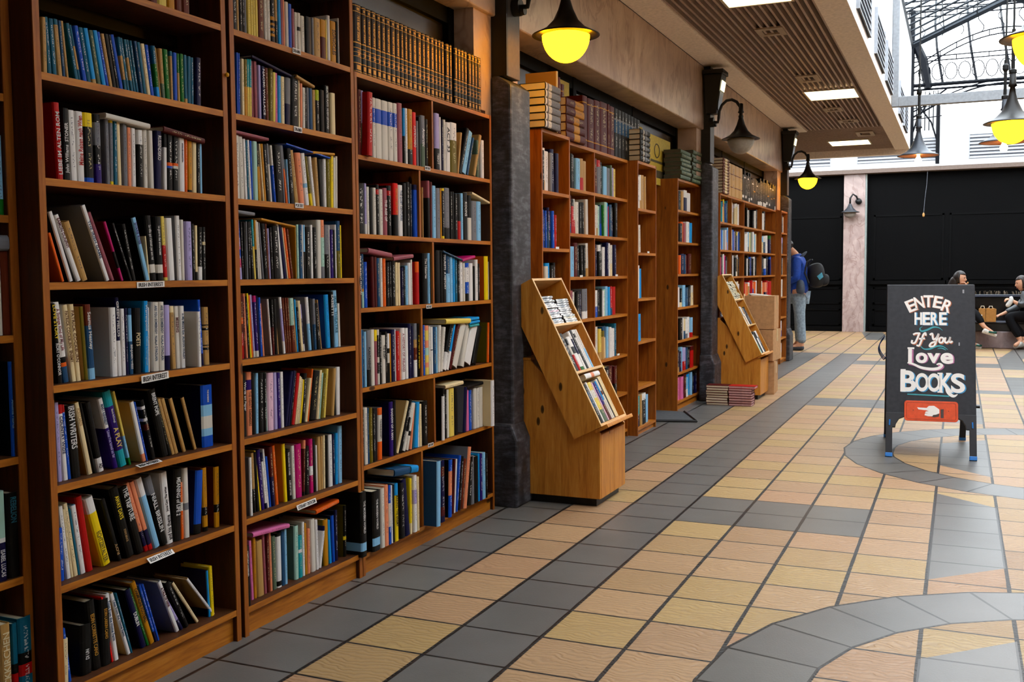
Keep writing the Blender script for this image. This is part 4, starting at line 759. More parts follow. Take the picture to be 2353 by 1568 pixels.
# books on top of the lower bookcases
def tops():
    o, s = (1150, 120), 3.0157
    def up(x0, x1, yt, c, X, z, grp, lab):
        y0 = solve_y(o[0]+x0/s, X, z); y1 = solve_y(o[0]+x1/s, X, z); zt = onx(o[0]+x0/s, o[1]+yt/s, X).z
        add_book(Matrix.Translation((X, y0, z+.0006)), zt-z, y1-y0-.001, .15, bands_of(c), grp, None, None, (), lab)
    X, z = -.11, 2.09; g = 'on top of the two-column bookcase'
    for x0, x1, yt in ((398, 420, 205), (422, 443, 220), (572, 602, 298), (606, 650, 318), (652, 690, 330), (692, 742, 340), (743, 755, 360), (757, 790, 372)):
        up(x0, x1, yt, 'm/u.12/m.14/u.85/m.87', X, z, g, None)
    for k, (x0, x1) in enumerate(((791, 812), (813, 836), (837, 858), (859, 880), (881, 900), (901, 922), (923, 942), (943, 965))):
        up(x0, x1, 388+k*11, 'k/e.2/N.24/k.5', X, z, g, None)
    for k in range(5):   # flat maroon annuals
        y0 = solve_y(o[0]+450/s, -.08, z); y1 = solve_y(o[0]+(600-k*3)/s, -.08, z)
        add_book(Matrix.Translation((-.075, y0, z+.001+.052*(k+1))) @ Matrix.Rotation(-math.pi/2, 4, 'X'), y1-y0-.05, .05, .16, bands_of('m/u.3/m.6' if k < 3 else 'u/m.5'), g, None, 'm', (), 'flat')
    for k in range(6):   # amber-lit stack on the narrow case
        add_book(Matrix.Translation((-.0, 5.50+.004*(k % 3), 2.0905+.043*(k+1))) @ Matrix.Rotation(-math.pi/2, 4, 'X'), .235, .041, .16, bands_of('e/w.6/e.8/W.9'), 'on top of the narrow bookcase beyond the pillar', None, 'K', (), 'flat')
    add_book(Matrix.Translation((-.02, 5.735, 2.0906)), 0.36, .022, .20, bands_of('c'), 'on top of the narrow bookcase beyond the pillar', None, 'a', (), None)
    add_book(Matrix.Translation((-.02, 5.765, 2.0906)), .33, .03, .2, bands_of('m/u.2/m.8'), 'on top of the narrow bookcase beyond the pillar', None, None, (), None)
    for k in range(6):
        add_book(Matrix.Translation((-.02, 7.47, 2.0905+.040*(k+1))) @ Matrix.Rotation(-math.pi/2, 4, 'X'), .26, .038, .17, bands_of('k/e.3/k.5/w.6/k.7'), 'on top of the slim bookcase by the doorway', None, 'k', (), 'flat')
    for st, (ya, n) in enumerate(((8.95, 7), (9.38, 8))):
        for k in range(n):
            add_book(Matrix.Translation((-.09+.01*(k % 2), ya, 2.0805+.037*(k+1))) @ Matrix.Rotation(-math.pi/2, 4, 'X'), .36, .035, .155, bands_of('G'), 'on top of the bookcase beyond the doorway', None, 'G', (), 'flat', 'dark')
    for k in range(12):
        add_book(Matrix.Translation((-.03, 10.44+.01*(k % 2), 2.0505+.030*(k+1))) @ Matrix.Rotation(-math.pi/2, 4, 'X'), .3, .028, .18, bands_of('h/c.3/h.7'), 'on top of the farthest wide bookcase', None, 'h', (), 'flat')
    y = 10.76
    for k in range(4): add_book(Matrix.Translation((-.05, y, 2.0506)), .34, .2, .18, bands_of('a/h.3/a.33/h.7/a.73'), 'on top of the farthest wide bookcase', None, 'a', (), None); y += .205
    while y < 13.8:
        w = random.uniform(.05, .1); add_book(Matrix.Translation((-.05, y, 2.0506)), random.uniform(.26, .34), w, .18, bands_of(random.choice(['k/W.2/k.25', 'd/W.85', 'k/u.5/k.55', 'd', 'K/W.8/K.9'])), 'on top of the farthest wide bookcase', None, None, (), None); y += w+.008
tops()
# books of the floor stacks: fore-edges to the camera
for st, (xa, n, w) in enumerate(((.035, 8, .205), (.245, 8, .215))):
    for k in range(n):
        top = k == n-1
        L = w+(.03 if top and st else 0)
        Mx = Matrix.Translation((xa+random.uniform(-.004, .004), 9.60+random.uniform(-.004, .004), .0008+.0232*k)) @ Matrix(((0, 0, 1, 0), (1, 0, 0, 0), (0, 1, 0, 0), (0, 0, 0, 1)))
        add_book(Mx, L, .0225, .15, bands_of('r' if (top and st) else 'm'), None, 'hardbacks stacked on the floor by the second stand', None, (),
                 ('floor:'+('left' if st == 0 else 'right')+(':top' if top else '')), 'pink')
# ================= tilted display stands =================
SB = [ony(1163, 675.5, 5.06), ony(1222, 640, 5.06), ony(1382, 980.6, 5.06), ony(1322, 1007.6, 5.06)]   # rack side: back top, front top, front bottom, back bottom
uu = (SB[1]-SB[2]); uu.y = 0; RL = uu.length; uu.normalize(); nn = Vector((uu.z, 0, -uu.x))
if nn.x < 0: nn = -nn
THETA = math.atan2(uu.x, uu.z)
RD = abs((SB[1]-SB[0]).dot(nn)); F0 = SB[2].copy()       # front-bottom corner of the near side
RW = .445
def stand(label, dx, dy, bw=.45):
    t = thing('display_stand', (.24+dx, 5.30+dy, 0), label, 'display stand')
    def B(mb, name, mat, bev=.003): o = mb.build(name, mat, t, bevel=bev, loc=(.24, 5.30, 0)); o.location = (0, 0, 0); return o
    x0, x1, y0, y1 = .02, .468, 5.085, 5.53
    zs = (.78, .40)
    B(MB().prism([(x0, .045), (x1, .045), (x1, zs[1]), (x0+.05, zs[0]), (x0, zs[0])], 'Y', y0, y0+.018), 'side_panel', HONEY)
    B(MB().prism([(x0, .045), (x1, .045), (x1, zs[1]), (x0+.05, zs[0]), (x0, zs[0])], 'Y', y1-.018, y1), 'side_panel', HONEY)
    B(MB().box(x1-.018, x1+.001, y0+.018, y0+.238, .045, zs[1]-.01).box(x1-.018, x1+.001, y0+.241, y1-.018, .045, zs[1]-.01), 'front_panel', HONEY, .001)
    B(MB().box(x0, x0+.018, y0+.018, y1-.018, .045, zs[0]), 'back_panel', HONEY, 0)
    B(MB().box(x0+.03, x1-.03, y0+.03, y1-.03, .0, .045), 'plinth', BLACK, 0)
    B(MB().box(x0-.006, x0+.056, y0-.006, y1+.006, zs[0], zs[0]+.014), 'ledge', HONEY, .002)
    # rack: two side boards, back, top, bottom, two shelves
    def R(a, b, c, d, y0, y1):   # along u from a to b, along -n from c to d
        P = [F0+uu*a-nn*c, F0+uu*b-nn*c, F0+uu*b-nn*d, F0+uu*a-nn*d]
        return MB().prism([(p.x, p.z) for p in P], 'Y', y0, y1)
    ya, yb = 5.06, 5.06+RW
    for a in (ya, yb-.016):
        g = R(0, RL, .003, RD, a, a+.016); q = R(0, RL, 0, .003, a, a+.016); g.add(q.v, q.f, 1); B(g, 'rack_side', [HONEYR, BIRCH], 0)
    B(R(0, RL, RD-.008, RD, ya+.016, yb-.016), 'rack_back', HONEYR, 0)
    for nme, a in (('rack_bottom', 0), ('rack_shelf', RL*.364-.012), ('rack_shelf', RL*.684-.012), ('rack_top', RL-.014)):
        B(R(a, a+.014, .001, RD-.008, ya+.016, yb-.016), nme, BIRCH, .001)
    B(R(-.02, 0, -.03, .05, ya+.01, yb+.01), 'lip', HONEY, .003)
    return t
stand('tilted pine display stand nearest the camera, with video cases in its top compartment', 0, 0)
s2 = onz(1747, 919.5, 0)-Vector((.468, 5.085, 0))
stand('farther tilted pine display stand with yellow cases and cardboard boxes behind', s2.x, s2.y)
def rack_place(a, y, lean=0, out=0.0, off=(0, 0)):
    p = F0+uu*a-nn*(.014-out); p.y = 5.06+y
    p.x += off[0]; p.y += off[1]
    return Matrix.Translation(p) @ Matrix.Rotation(THETA, 4, 'Y') @ Matrix.Rotation(lean, 4, 'X')
def rack_fill(a, specs, off, phrase, group=None):
    y = .020
    for (t, h, bands, lean, board) in specs:
        if y+t > RW-.018: break
        add_book(rack_place(a, y+h*math.sin(lean)*.0, lean, 0, off), h, t, min(.145, RD-.03), bands_of(bands), phrase, group, board, (), 'lean left' if lean > .09 else None)
        y += t/math.cos(lean)+.001
ph1 = 'of the nearest tilted display stand'
def shift(specs, dl): return specs
off1, off2 = (0, 0), (s2.x, s2.y)
rack_fill(RL*.364+.003, [(.075, .225, 'k', .0, 'k'), (.03, .19, 'k/w.2/r.5', .0, 'w'), (.055, .20, 'W/K.3/W.5/g.9', 0, 'w'), (.03, .23, 'W/n.2/W.6', 0, 'W'), (.035, .235, 'K/k.6', 0, 'k'), (.028, .235, 'W/K.1/W.2', 0, 'W'), (.022, .235, 'W', 0, 'W'), (.03, .235, 'w/l.5', 0, 'W')], off1, 'in the middle compartment '+ph1)
rack_fill(.017, [(.022, .20, 'b/k.3', 0, 'k'), (.05, .225, 'k/N.2/k.6', 0, 'K'), (.02, .235, 'W', 0, 'c'), (.06, .23, 'Y/w.2/Y.4/G.7', 0, 'c'), (.018, .225, 'P', 0, 'w'), (.04, .22, 'p/m.6', 0, 'n'), (.02, .225, 's/w.5', 0, 'w'), (.03, .235, 'w/h.3/w.4', 0, 'w'), (.016, .24, 'K', 0, 'k'), (.03, .245, 'c', 0, 'c'), (.02, .245, 'c', 0, 'c')], off1, 'in the bottom compartment '+ph1)
add_book(rack_place(.268, .37, 0, 0, off1) @ Matrix.Rotation(math.pi/2, 4, 'X'), .24, .03, .13, bands_of('W/q.4/W.6'), 'in the bottom compartment '+ph1, None, 'c', (), 'flat')
ph2 = 'of the farther tilted stand'
rack_fill(RL*.364+.003, [(.05, .19, 'e/k.5', 0, 'k'), (.04, .19, 'K/W.5', 0, 'W'), (.05, .2, 'W/a.5', 0, 'W'), (.05, .19, 'a/W.4', 0, 'w'), (.06, .18, 'e/K.4', 0, 'K'), (.07, .19, 'k/e.5', 0, 'k')], off2, 'in the middle compartment '+ph2)
rack_fill(.017, [(.05, .19, 'W/k.4', 0, 'W'), (.05, .2, 'W/M.5', 0, 'W'), (.08, .23, 'k', 0, 'k'), (.06, .22, 'K/W.3', 0, 'K'), (.07, .23, 'W/e.3/k.6', 0, 'W')], off2, 'in the bottom compartment '+ph2)
# video cases in the top compartment
_slv = {}
def sleeve(c):
    if c not in _slv:
        t = NT('printed_sleeve_'+PAL[c][0].replace(' ', '_')); n = t.noise(t.coords('Object', (1, 150, 22)), 1.2, 2, .6)
        t.fin(t.ramp(n, [(.42, lin('1a1c22')), (.5, lin(PAL[c][1])), (.58, lin('e6e2dc'))]), .3, 0, .5); _slv[c] = t.m
    return _slv[c]
def case(Mx, t, spine, label, group):
    o = MB().box(-.135, 0, 0, t, 0, .19).build('video_case', flat('1c1c20', .35)); o.matrix_world = Mx
    MB().box(.0, .0008, .0005, t-.0005, .004, .186).build('spine_sleeve', sleeve(spine), o)
    return tag(o, label, 'video case', group)
rnd = random.Random(3)
def cases(base, y0, n, cols, off, which, group, tk=.0122):
    for k in range(n):
        Mx = rack_place(base, y0+rnd.uniform(-.006, .006), 0, rnd.uniform(-.008, .004), off)
        Mx = Mx @ Matrix.Translation((0, 0, tk*(k+1))) @ Matrix.Rotation(-math.pi/2, 4, 'X')
        case(Mx, tk*.93, cols[k % len(cols)], which, group)
b1 = RL*.684+.003
cases(b1, .022, 14, 'WelWWNieWWeGKk', off1, 'slim video case in the left pile in the top compartment of the nearest tilted stand', 'video cases in the left pile of the nearest stand')
cases(b1, .222, 12, 'GWYGWWeWNekG', off1, 'slim video case in the right pile in the top compartment of the nearest tilted stand', 'video cases in the right pile of the nearest stand')
cases(b1, .03, 12, 'yyyY', off2, 'yellow case in the left pile in the top compartment of the farther tilted stand', 'yellow cases of the farther stand', .0165)
cases(b1, .23, 12, 'yyYy', off2, 'yellow case in the right pile in the top compartment of the farther tilted stand', 'yellow cases of the farther stand, right pile', .0165)

# ================= build the books: the 300 that show largest as objects, the rest as one mass =================
def book_area(B):
    Mx = B['M']; P = [pr(*(Mx @ Vector((0, a, b)))) for a, b in ((0, 0), (B['t'], 0), (B['t'], B['h']), (0, B['h']))]
    if max(p[0] for p in P) < 0 or min(p[0] for p in P) > 2353 or max(p[1] for p in P) < 0: return 0
    P = [(min(max(x, 0), 2353), min(max(y, 0), 1568)) for x, y in P]
    return abs(sum(P[i][0]*P[(i+1) % 4][1]-P[(i+1) % 4][0]*P[i][1] for i in range(4)))/2
books = [b for b in BOOKS if b['name'] == 'book']; vols = [b for b in BOOKS if b['name'] != 'book']
byrow = {}
for b in books: byrow.setdefault(b['row'] or b['group'], []).append(b)
for k, v in byrow.items():
    v.sort(key=lambda b: b['M'].translation.y)
    for i, b in enumerate(v): b['idx'] = i; b['rowlist'] = v
N_IND = 305
for b in books: b['area'] = book_area(b)*(3 if (b['group'] or '').startswith('hardbacks') else 1)
books.sort(key=lambda b: -b['area'])
ind = [b for b in books[:N_IND]]; rest = [b for b in books[N_IND:]]
ORD = ['first', 'second', 'third']
def ordn(i):
    n = i+1; return '%d%s' % (n, 'th' if 10 <= n % 100 <= 20 else {1: 'st', 2: 'nd', 3: 'rd'}.get(n % 10, 'th'))
SURE = {'LIEBE IM ALTEN ROM', 'Meine Reisen nach Wien', 'RUSSENDISKO', 'EAMON DUNPHY', 'SHANE ROSS', 'RORY O\'CONNOR', 'GREEN FIELDS', 'Warrenpoint', 'MISSING', 'COUNTRY WIDE', 'IRISH WRITERS', 'BRENT POPE', 'ECHTZEITALTER', 'AWAY DAYS', 'NIALL BRESLIN',
        'MEANING of LIFE 2', 'DUBLIN', 'CHAMPAGNE FOOTBALL', 'CITIZEN GREED', 'THE BURNING SEASON', 'STEPHEN SPENDER', 'MORE', 'IRIS', 'Words on Paper', 'LOVE STORY', 'POETS', 'ISABEL LUCAS', 'REBELION', 'TISSOT'}
def colname(b):
    seen = []
    for c, _ in b['bands']:
        n = PAL[c][0]
        if n not in seen: seen.append(n)
    return ' and '.join(seen[:2]) if len(seen) <= 2 else seen[0]+' banded'
def size(b):
    if b['t'] < .0115: return 'very thin'
    if b['t'] < .017: return 'thin'
    if b['t'] > .034: return 'thick'
    return ''
used = {}
def cands(b):
    c = colname(b); sz = size(b); row = b['row']; v = b['rowlist']; i = b['idx']
    if b['group'] and b['group'].startswith('hardbacks'):
        _, side, *top = b['label'].split(':')
        if top: yield '%s hardback on top of the %s floor pile by the farther stand' % (c, side)
        yield 'maroon hardback below the top one in the %s floor pile, pink page edges' % side
        return
    base = ' '.join(x for x in (sz, c, 'book') if x)
    if b['label'] == 'flat': base = ' '.join(x for x in (c, 'book lying flat') if x)
    elif b['label'] == 'lean left': base += ' leaning left'
    elif b['label'] == 'lean right': base += ' leaning right'
    for tl in b['titles']:
        if tl[0] in SURE: yield '%s book titled %s, %s' % (c, tl[0], row); break
    if i == 0: yield base+', leftmost, '+row
    if i == len(v)-1: yield base+', rightmost, '+row
    short = base.replace(' leaning left', '').replace(' leaning right', '')
    yield base+', '+row
    if 0 < i < len(v)-1:
        l, r = PAL[v[i-1]['bands'][0][0]][0], PAL[v[i+1]['bands'][0][0]][0]
        if b['label'] != 'flat': yield '%s between %s and %s, %s' % (short, l, r, row) if l != r else '%s between two %s books, %s' % (short, l, row)
    yield '%s, %s from left, %s' % (short, ordn(i), row)
    yield '%s book, %s from left, %s' % (c, ordn(i), row)
labcount = {}
for b in ind:
    b['c'] = [x for x in cands(b)]
    for x in set(b['c'][:-1] if len(b['c']) > 1 else b['c']): labcount[x] = labcount.get(x, 0)+1
# a plain look only singles a book out when no other book of the row, built alone or in the mass, has it
for b in rest:
    for x in set(cands(b)) if b['row'] else (): labcount[x] = labcount.get(x, 0)+1
taken = set()
for b in ind:
    if b['group'] and b['group'].startswith('hardbacks'): b['lab'] = b['c'][0]; continue
    good = [x for x in b['c'] if labcount.get(x, 0) <= 1 and x not in taken and len(x.split()) <= 16]
    b['lab'] = good[0] if good else [x for x in b['c'] if x not in taken and len(x.split()) <= 16][-1] if [x for x in b['c'] if x not in taken and len(x.split()) <= 16] else b['c'][-1]
    taken.add(b['lab'])
INK = {k: flat(v[1], .5) for k, v in PAL.items() if k != '@'}
def add_title(o, b, tl):
    s, ink, a, e = tl; L = abs(e-a)*b['h']; hgt = b['t']*.62
    me = text_mesh(s, L, hgt, .012)
    if not me.vertices: return
    me.materials.append(INK[ink]); q = bpy.data.objects.new('title', me); COL.objects.link(q); q.parent = o
    zc = b['h']*(1-(a+e)/2); x = min(b['t']*.16, .004)+.0008
    # text plane: local x along -z (reading down) or +z (reading up), text normal = +x
    if e > a: R = Matrix(((0, 0, 1), (0, 1, 0), (-1, 0, 0)))     # reads top to bottom: letters' tops towards +y
    else: R = Matrix(((0, 0, 1), (0, -1, 0), (1, 0, 0)))
    q.matrix_local = Matrix.Translation((x, b['t']/2, zc)) @ R.to_4x4()
def build_book(b, seed):
    o = bpy.data.objects.new(b['name'], mesh_book(b, b['name'], seed)); COL.objects.link(o); o.matrix_world = b['M']
    pg = page_box(b['h'], b['t'], b['dep']).build('page_block', {'pink': PAGEPINK, 'dark': PAGED}.get(b['pages'], PAGES), o)
    for tl in b['titles']: add_title(o, b, tl)
    return o
for n, b in enumerate(ind):
    o = build_book(b, n % 97)
    tag(o, b['lab'], 'book', b['group'] or ('books '+(b['row'] or '')))
for n, b in enumerate(vols):
    o = build_book(b, n); tag(o, b['label'], 'book', b['group'])
ms = MB(); mats = {}; ms_uv = []
allm = []
for n, b in enumerate(rest):
    V, F, L, U = book_faces(b['h'], b['t'], b['dep'], b['bands'], n % 97, b['board'], not b['titles']); Mx = b['M']
    for c in L:
        if c not in mats: mats[c] = len(mats)
    base = len(ms.v); ms.v += [tuple(Mx @ Vector(v)) for v in V]; ms.f += [tuple(i+base for i in f) for f in F]; ms.mi += [mats[c] for c in L]
    ms_uv += [x for f in U for p in f for x in p]
PG = max(mats.values())+1; PGD = PG+1
for b in rest:
    q = page_box(b['h'], b['t'], b['dep']); base = len(ms.v); ms.v += [tuple(b['M'] @ Vector(v)) for v in q.v]; ms.f += [tuple(i+base for i in f) for f in q.f]; ms.mi += [PGD if b['pages'] == 'dark' else PG]*len(q.f); ms_uv += [0]*(sum(len(f) for f in q.f)*2)
me = bpy.data.meshes.new('distant_books'); me.from_pydata(ms.v, [], ms.f)
for c in sorted(mats, key=mats.get): me.materials.append(cmat(c))
me.materials.append(PAGES); me.materials.append(PAGED); me.polygons.foreach_set('material_index', ms.mi)
ul = me.uv_layers.new(name='UVMap'); ul.data.foreach_set('uv', ms_uv); me.update()
o = bpy.data.objects.new('distant_books', me); COL.objects.link(o); tag(o, 'many small book spines filling the farther and thinner parts of the shelves', 'books'); o['kind'] = 'stuff'
# ================= shelf labels =================
CARD = flat('e6e2dc', .5, 0, .4, .01); INKB = flat('101012', .5)
def shelf_tag(text, px, py, w, h, X, label, tilt=0, flat_on=None):
    p = onx(px, py, X); o = MB().box(-.0006, 0, -w/2, w/2, -h/2, h/2).build('shelf_label', CARD); o.location = p; o.rotation_euler = (tilt, 0 if flat_on is None else flat_on, 0)
    me = text_mesh(text, w*.88, h*.66, .006); me.materials.append(INKB); q = bpy.data.objects.new('lettering', me); COL.objects.link(q); q.parent = o
    q.matrix_local = Matrix.Translation((.0006, 0, 0)) @ Matrix(((0, 0, 1), (1, 0, 0), (0, 1, 0))).to_4x4()
    tag(o, label, 'label', 'white lettered labels on the shelf edges')
FX = -.0435
shelf_tag('IRISH INTEREST', 347, 654, .115, .018, FX, 'white IRISH INTEREST label on the shelf edge, highest of four', .02)
shelf_tag('IRISH INTEREST', 357, 867, .115, .023, FX+.003, 'white IRISH INTEREST label on the shelf edge, second highest of four', .05)
shelf_tag('IRISH INTEREST', 343, 1065, .10, .018, FX+.002, 'white IRISH INTEREST label seen almost edge on, second lowest of four', .05, -1.25)
shelf_tag('IRISH INTEREST', 370, 1278, .11, .020, FX+.004, 'white IRISH INTEREST label on the shelf edge, lowest of four', .05, -.75)
shelf_tag('DRAMA', 682, 118, .05, .019, FX+.001, 'small white DRAMA label on the top shelf edge', .0)
shelf_tag('DRAMA', 685, 298, .05, .020, FX+.001, 'small white DRAMA label on the second shelf edge')
shelf_tag('POETRY', 688, 472.5, .052, .018, FX+.001, 'small white POETRY label on the third shelf edge')
shelf_tag('LITERARY CRITICISM', 705, 1159, .125, .019, FX+.003, 'long white LITERARY CRITICISM label on the shelf edge', .03, -.3)
shelf_tag('HISTORY', 983, 387, .052, .018, FX+.001, 'small white HISTORY label on the upper shelf edge of the History bookcase')
shelf_tag('HISTORY', 986, 705, .052, .017, FX+.001, 'small white HISTORY label on the middle shelf edge of the History bookcase')
shelf_tag('HISTORY', 990, 1022.5, .052, .017, FX+.001, 'small white HISTORY label on the low shelf edge of the History bookcase')
for (px, py, X, lab) in ((1281, 570, -.028, 'the narrow bookcase beyond the pillar'), (1336, 635, -.098, 'left column of the two-column bookcase'), (1417, 633, -.098, 'right column of the two-column bookcase'), (1490, 580, -.028, 'the slim bookcase by the doorway'), (1421, 815, -.098, 'low shelf of the two-column bookcase')):
    p = onx(px, py, X); tag(MB().box(-.0006, 0, -.028, .028, -.007, .007).build('shelf_label', CARD, loc=None), 'tiny white label on the shelf edge, '+lab, 'label', 'white lettered labels on the shelf edges').location = p
o = MB().lathe([(0, .007), (.004, .0065), (.0065, .003), (.0065, -.003), (.004, -.0065), (0, -.007)], (0, 0, 0), 14).build('push_pin', flat('e0a010', .3), smooth=True)
o.location = onx(522, 172, -.038); tag(o, 'yellow push pin on the upright between the two tall bookcases', 'pin')
# posters on the shop window
YEL = flat('c9b040', .6)
for (a, b, z0, z1, lab) in ((5.30, 5.56, 2.3, 2.56, 'yellow poster behind the upright volumes nearest the pillar'), (6.22, 6.60, 2.2, 2.54, 'yellow poster behind the maroon annuals'), (7.60, 8.35, 2.02, 2.46, 'yellow and black poster behind the pile of black and silver books'), (8.55, 9.25, 2.02, 2.44, 'yellow lettered poster behind the dark green book piles')):
    o = MB().box(-.003, 0, 0, b-a, 0, z1-z0).build('window_poster', YEL); o.location = (-.262, a, z0); tag(o, lab, 'poster', 'yellow posters on the shop window')
    q = MB().box(.0, .001, .05, b-a-.05, .06, (z1-z0)*.3).box(.0, .001, .05, b-a-.05, (z1-z0)*.45, (z1-z0)*.5)
    q.tube([(.0005, (b-a)*.35+.08*math.cos(t*math.pi/6), (z1-z0)*.7+.06*math.sin(t*math.pi/6)) for t in range(13)], .006, 4); q.build('print', flat('57503a', .6), o)
# door mat, leaf
o = MB().prism([(-.75, 8.17), (-.30, 8.17), (.22, 8.30), (-.02, 8.84), (-.75, 8.86)], 'Z', 0, .008).build('door_mat', [flat('4a4c50', .9)]); tag(o, 'dark grey door mat in front of the shop doorway', 'mat')
MB().tube([(-.30, 8.17, .008), (.22, 8.30, .008), (-.02, 8.84, .008)], .012, 4).build('edging', flat('17171a', .6), o)
lf = MB(); lf.add([(0, 0, 0), (.02, .01, .03), (.015, .02, .075), (.0, .02, .10), (-.018, .012, .06), (-.014, .004, .02), (.006, .014, .12)], [(0, 1, 2), (0, 2, 3), (0, 3, 4), (0, 4, 5), (3, 2, 6)])
o = lf.build('fallen_leaf', flat('a8bc1c', .5)); p = onz(1174, 1155, 0); o.location = (p.x+.02, p.y-.03, .002); tag(o, 'small yellow-green leaf at the foot of the nearest iron pillar', 'leaf')
so = o.modifiers.new('thick', 'SOLIDIFY'); so.thickness = .001

# ================= A-board =================
SLATE = flat('2a2b31', .6, 0, .3, .10); FR = flat('222329', .5)
sg = thing('a_board_sign', (2.045, 7.23, 0), 'black A-board sign reading ENTER HERE If You Love BOOKS', 'sign', rz=.075)
SH = 1.145; DY = .40; L_ = math.hypot(SH, DY); sa = math.atan2(DY, SH)     # leaning back by sa
SW = .562
frp = bpy.data.objects.new('front_frame', None)
def PF(mb, name, mat, bev=0, back=False):
    o = mb.build(name, mat, sg, bevel=bev)
    if not back: o.rotation_euler = (-sa, 0, 0)
    else: o.location = (0, .86, 0); o.rotation_euler = (sa, 0, 0)
    return o
V0 = .30*L_/1.2
def zpx(y): return V0+(935-y)/283*(L_-V0)            # height up the board from picture rows
def xpx(x): return (x-2144)/208*SW
for back in (False, True):
    sgn = 1
    PF(MB().box(-SW/2, SW/2, -.006, .012, V0-.015, L_), 'chalk_panel', SLATE, .003, back)
    for s_ in (-1, 1):
        lg = MB(); xo = s_*SW/2
        lg.prism([(xo, .0), (xo-s_*.042, .0), (xo-s_*.042, V0-.10), (xo-s_*.06, V0-.10), (xo-s_*.065, V0-.075), (xo-s_*.085, V0-.04), (xo-s_*.125, V0-.022), (xo-s_*.135, V0-.0), (xo, V0)], 'Y', -.012, .016)
        PF(lg, 'leg', FR, .002, back)
        PF(MB().box(min(xo, xo-s_*.042)-.002, max(xo, xo-s_*.042)+.002, -.014, .018, .0, .028), 'foot_cap', flat('2f7ccc', .4), .003, back)
        if not back: PF(MB().tube([(xo-s_*.025, -.014, V0-.05), (xo-s_*.023, -.014, V0-.09)], .005, 8), 'leg_catch', flat('2f7ccc', .4))
PF(MB().tube([(SW/2, 0, V0+.06), (SW/2+.022, 0, V0+.06)], .010, 10), 'hinge_knob', BLACK)
CH = flat('ece8e4', .7, 0, .2, .01); CHO = flat('b56a48', .7); CHB = flat('3f93c4', .7); CHP = flat('b06a94', .7); CHT = flat('3f9aa4', .7)
def letter(s, x, z, w, h, rot=0, mats=CH, bold=.0, shear=0, yoff=-.0072, name='lettering'):
    me = text_mesh(s, w, h, bold, shear, .0004, 1.0, 6); me.materials.append(mats)
    q = bpy.data.objects.new(name, me); COL.objects.link(q); q.parent = sg
    q.matrix_local = Matrix.Rotation(-sa, 4, 'X') @ Matrix.Translation((x, yoff, z)) @ Matrix.Rotation(-rot, 4, 'Y') @ Matrix.Rotation(math.pi/2, 4, 'X')
    return q
def lettering2(s, x, z, w, h, rot, shadow, off, bold=.0, shear=0):
    letter(s, x+off[0], z-off[1], w, h, rot, shadow, bold, shear, -.0066, 'letter_shadow')
    letter(s, x, z, w, h, rot, CH, bold, shear)
k = (L_-V0)/283
for ch, px, py, r, w in (('E', 2098, 699, .42, 19), ('N', 2117, 692, .2, 19), ('T', 2139, 689, 0, 20), ('E', 2161, 691, -.18, 17), ('R', 2183, 700, -.38, 19)):
    lettering2(ch, xpx(px), zpx(py), w*k, 27*k, r, CHO, (.006, .003), .022)
for ch, px in (('H', 2115), ('E', 2134), ('R', 2153), ('E', 2173)):
    lettering2(ch, xpx(px), zpx(728), 15*k, 29*k, 0, CHB, (.007, .002), .03)
MB()
def stroke(pts, r, mat, y=-.0075):
    """flat brush line on the board through picture points, r = half width in board units"""
    P = [Vector((xpx(a), 0, zpx(b))) for a, b in pts]; g = MB(); V = []; rs = r if isinstance(r, (list, tuple)) else [r]*len(P)
    for i, p in enumerate(P):
        d = (P[min(i+1, len(P)-1)]-P[max(i-1, 0)]).normalized(); n = Vector((-d.z, 0, d.x))*rs[i]; V += [(p.x+n.x, y, p.z+n.z), (p.x-n.x, y, p.z-n.z)]
    V += [(v[0], y+.0006, v[2]) for v in V]; m = len(P)*2
    F = [(2*i, 2*i+1, 2*i+3, 2*i+2) for i in range(len(P)-1)]+[(m+2*i, m+2*i+2, m+2*i+3, m+2*i+1) for i in range(len(P)-1)]
    F += [(2*i, 2*i+2, m+2*i+2, m+2*i) for i in range(len(P)-1)]+[(2*i+1, m+2*i+1, m+2*i+3, 2*i+3) for i in range(len(P)-1)]
    return PF(g.add(V, F), 'painted_flourish', mat)
def smooth_pts(c, n=6):
    out = []
    for i in range(len(c)-1):
        p0, p1, p2, p3 = c[max(i-1, 0)], c[i], c[i+1], c[min(i+2, len(c)-1)]
        for q in range(n):
            t = q/n; out.append(tuple(.5*((2*p1[a])+(-p0[a]+p2[a])*t+(2*p0[a]-5*p1[a]+4*p2[a]-p3[a])*t*t+(-p0[a]+3*p1[a]-3*p2[a]+p3[a])*t**3) for a in (0, 1)))
    return out+[c[-1]]
def flo(c, r, mat, y=-.0075): s_ = smooth_pts(c); return stroke(s_, [r*max(.25, math.sin(math.pi*(i+.6)/(len(s_)+.2))) for i in range(len(s_))], mat, y)
flo([(2125, 746), (2119, 750), (2123, 756), (2136, 753), (2150, 747), (2163, 748), (2172, 754)], .0065, CHT)
flo([(2119, 787), (2128, 795), (2142, 795), (2158, 789), (2172, 789), (2184, 796)], .006, CHT)
flo([(2160, 794), (2170, 793), (2180, 797)], .004, CHT)
stroke([(2090, 894.5), (2187, 896.5)], .0045, CHT)
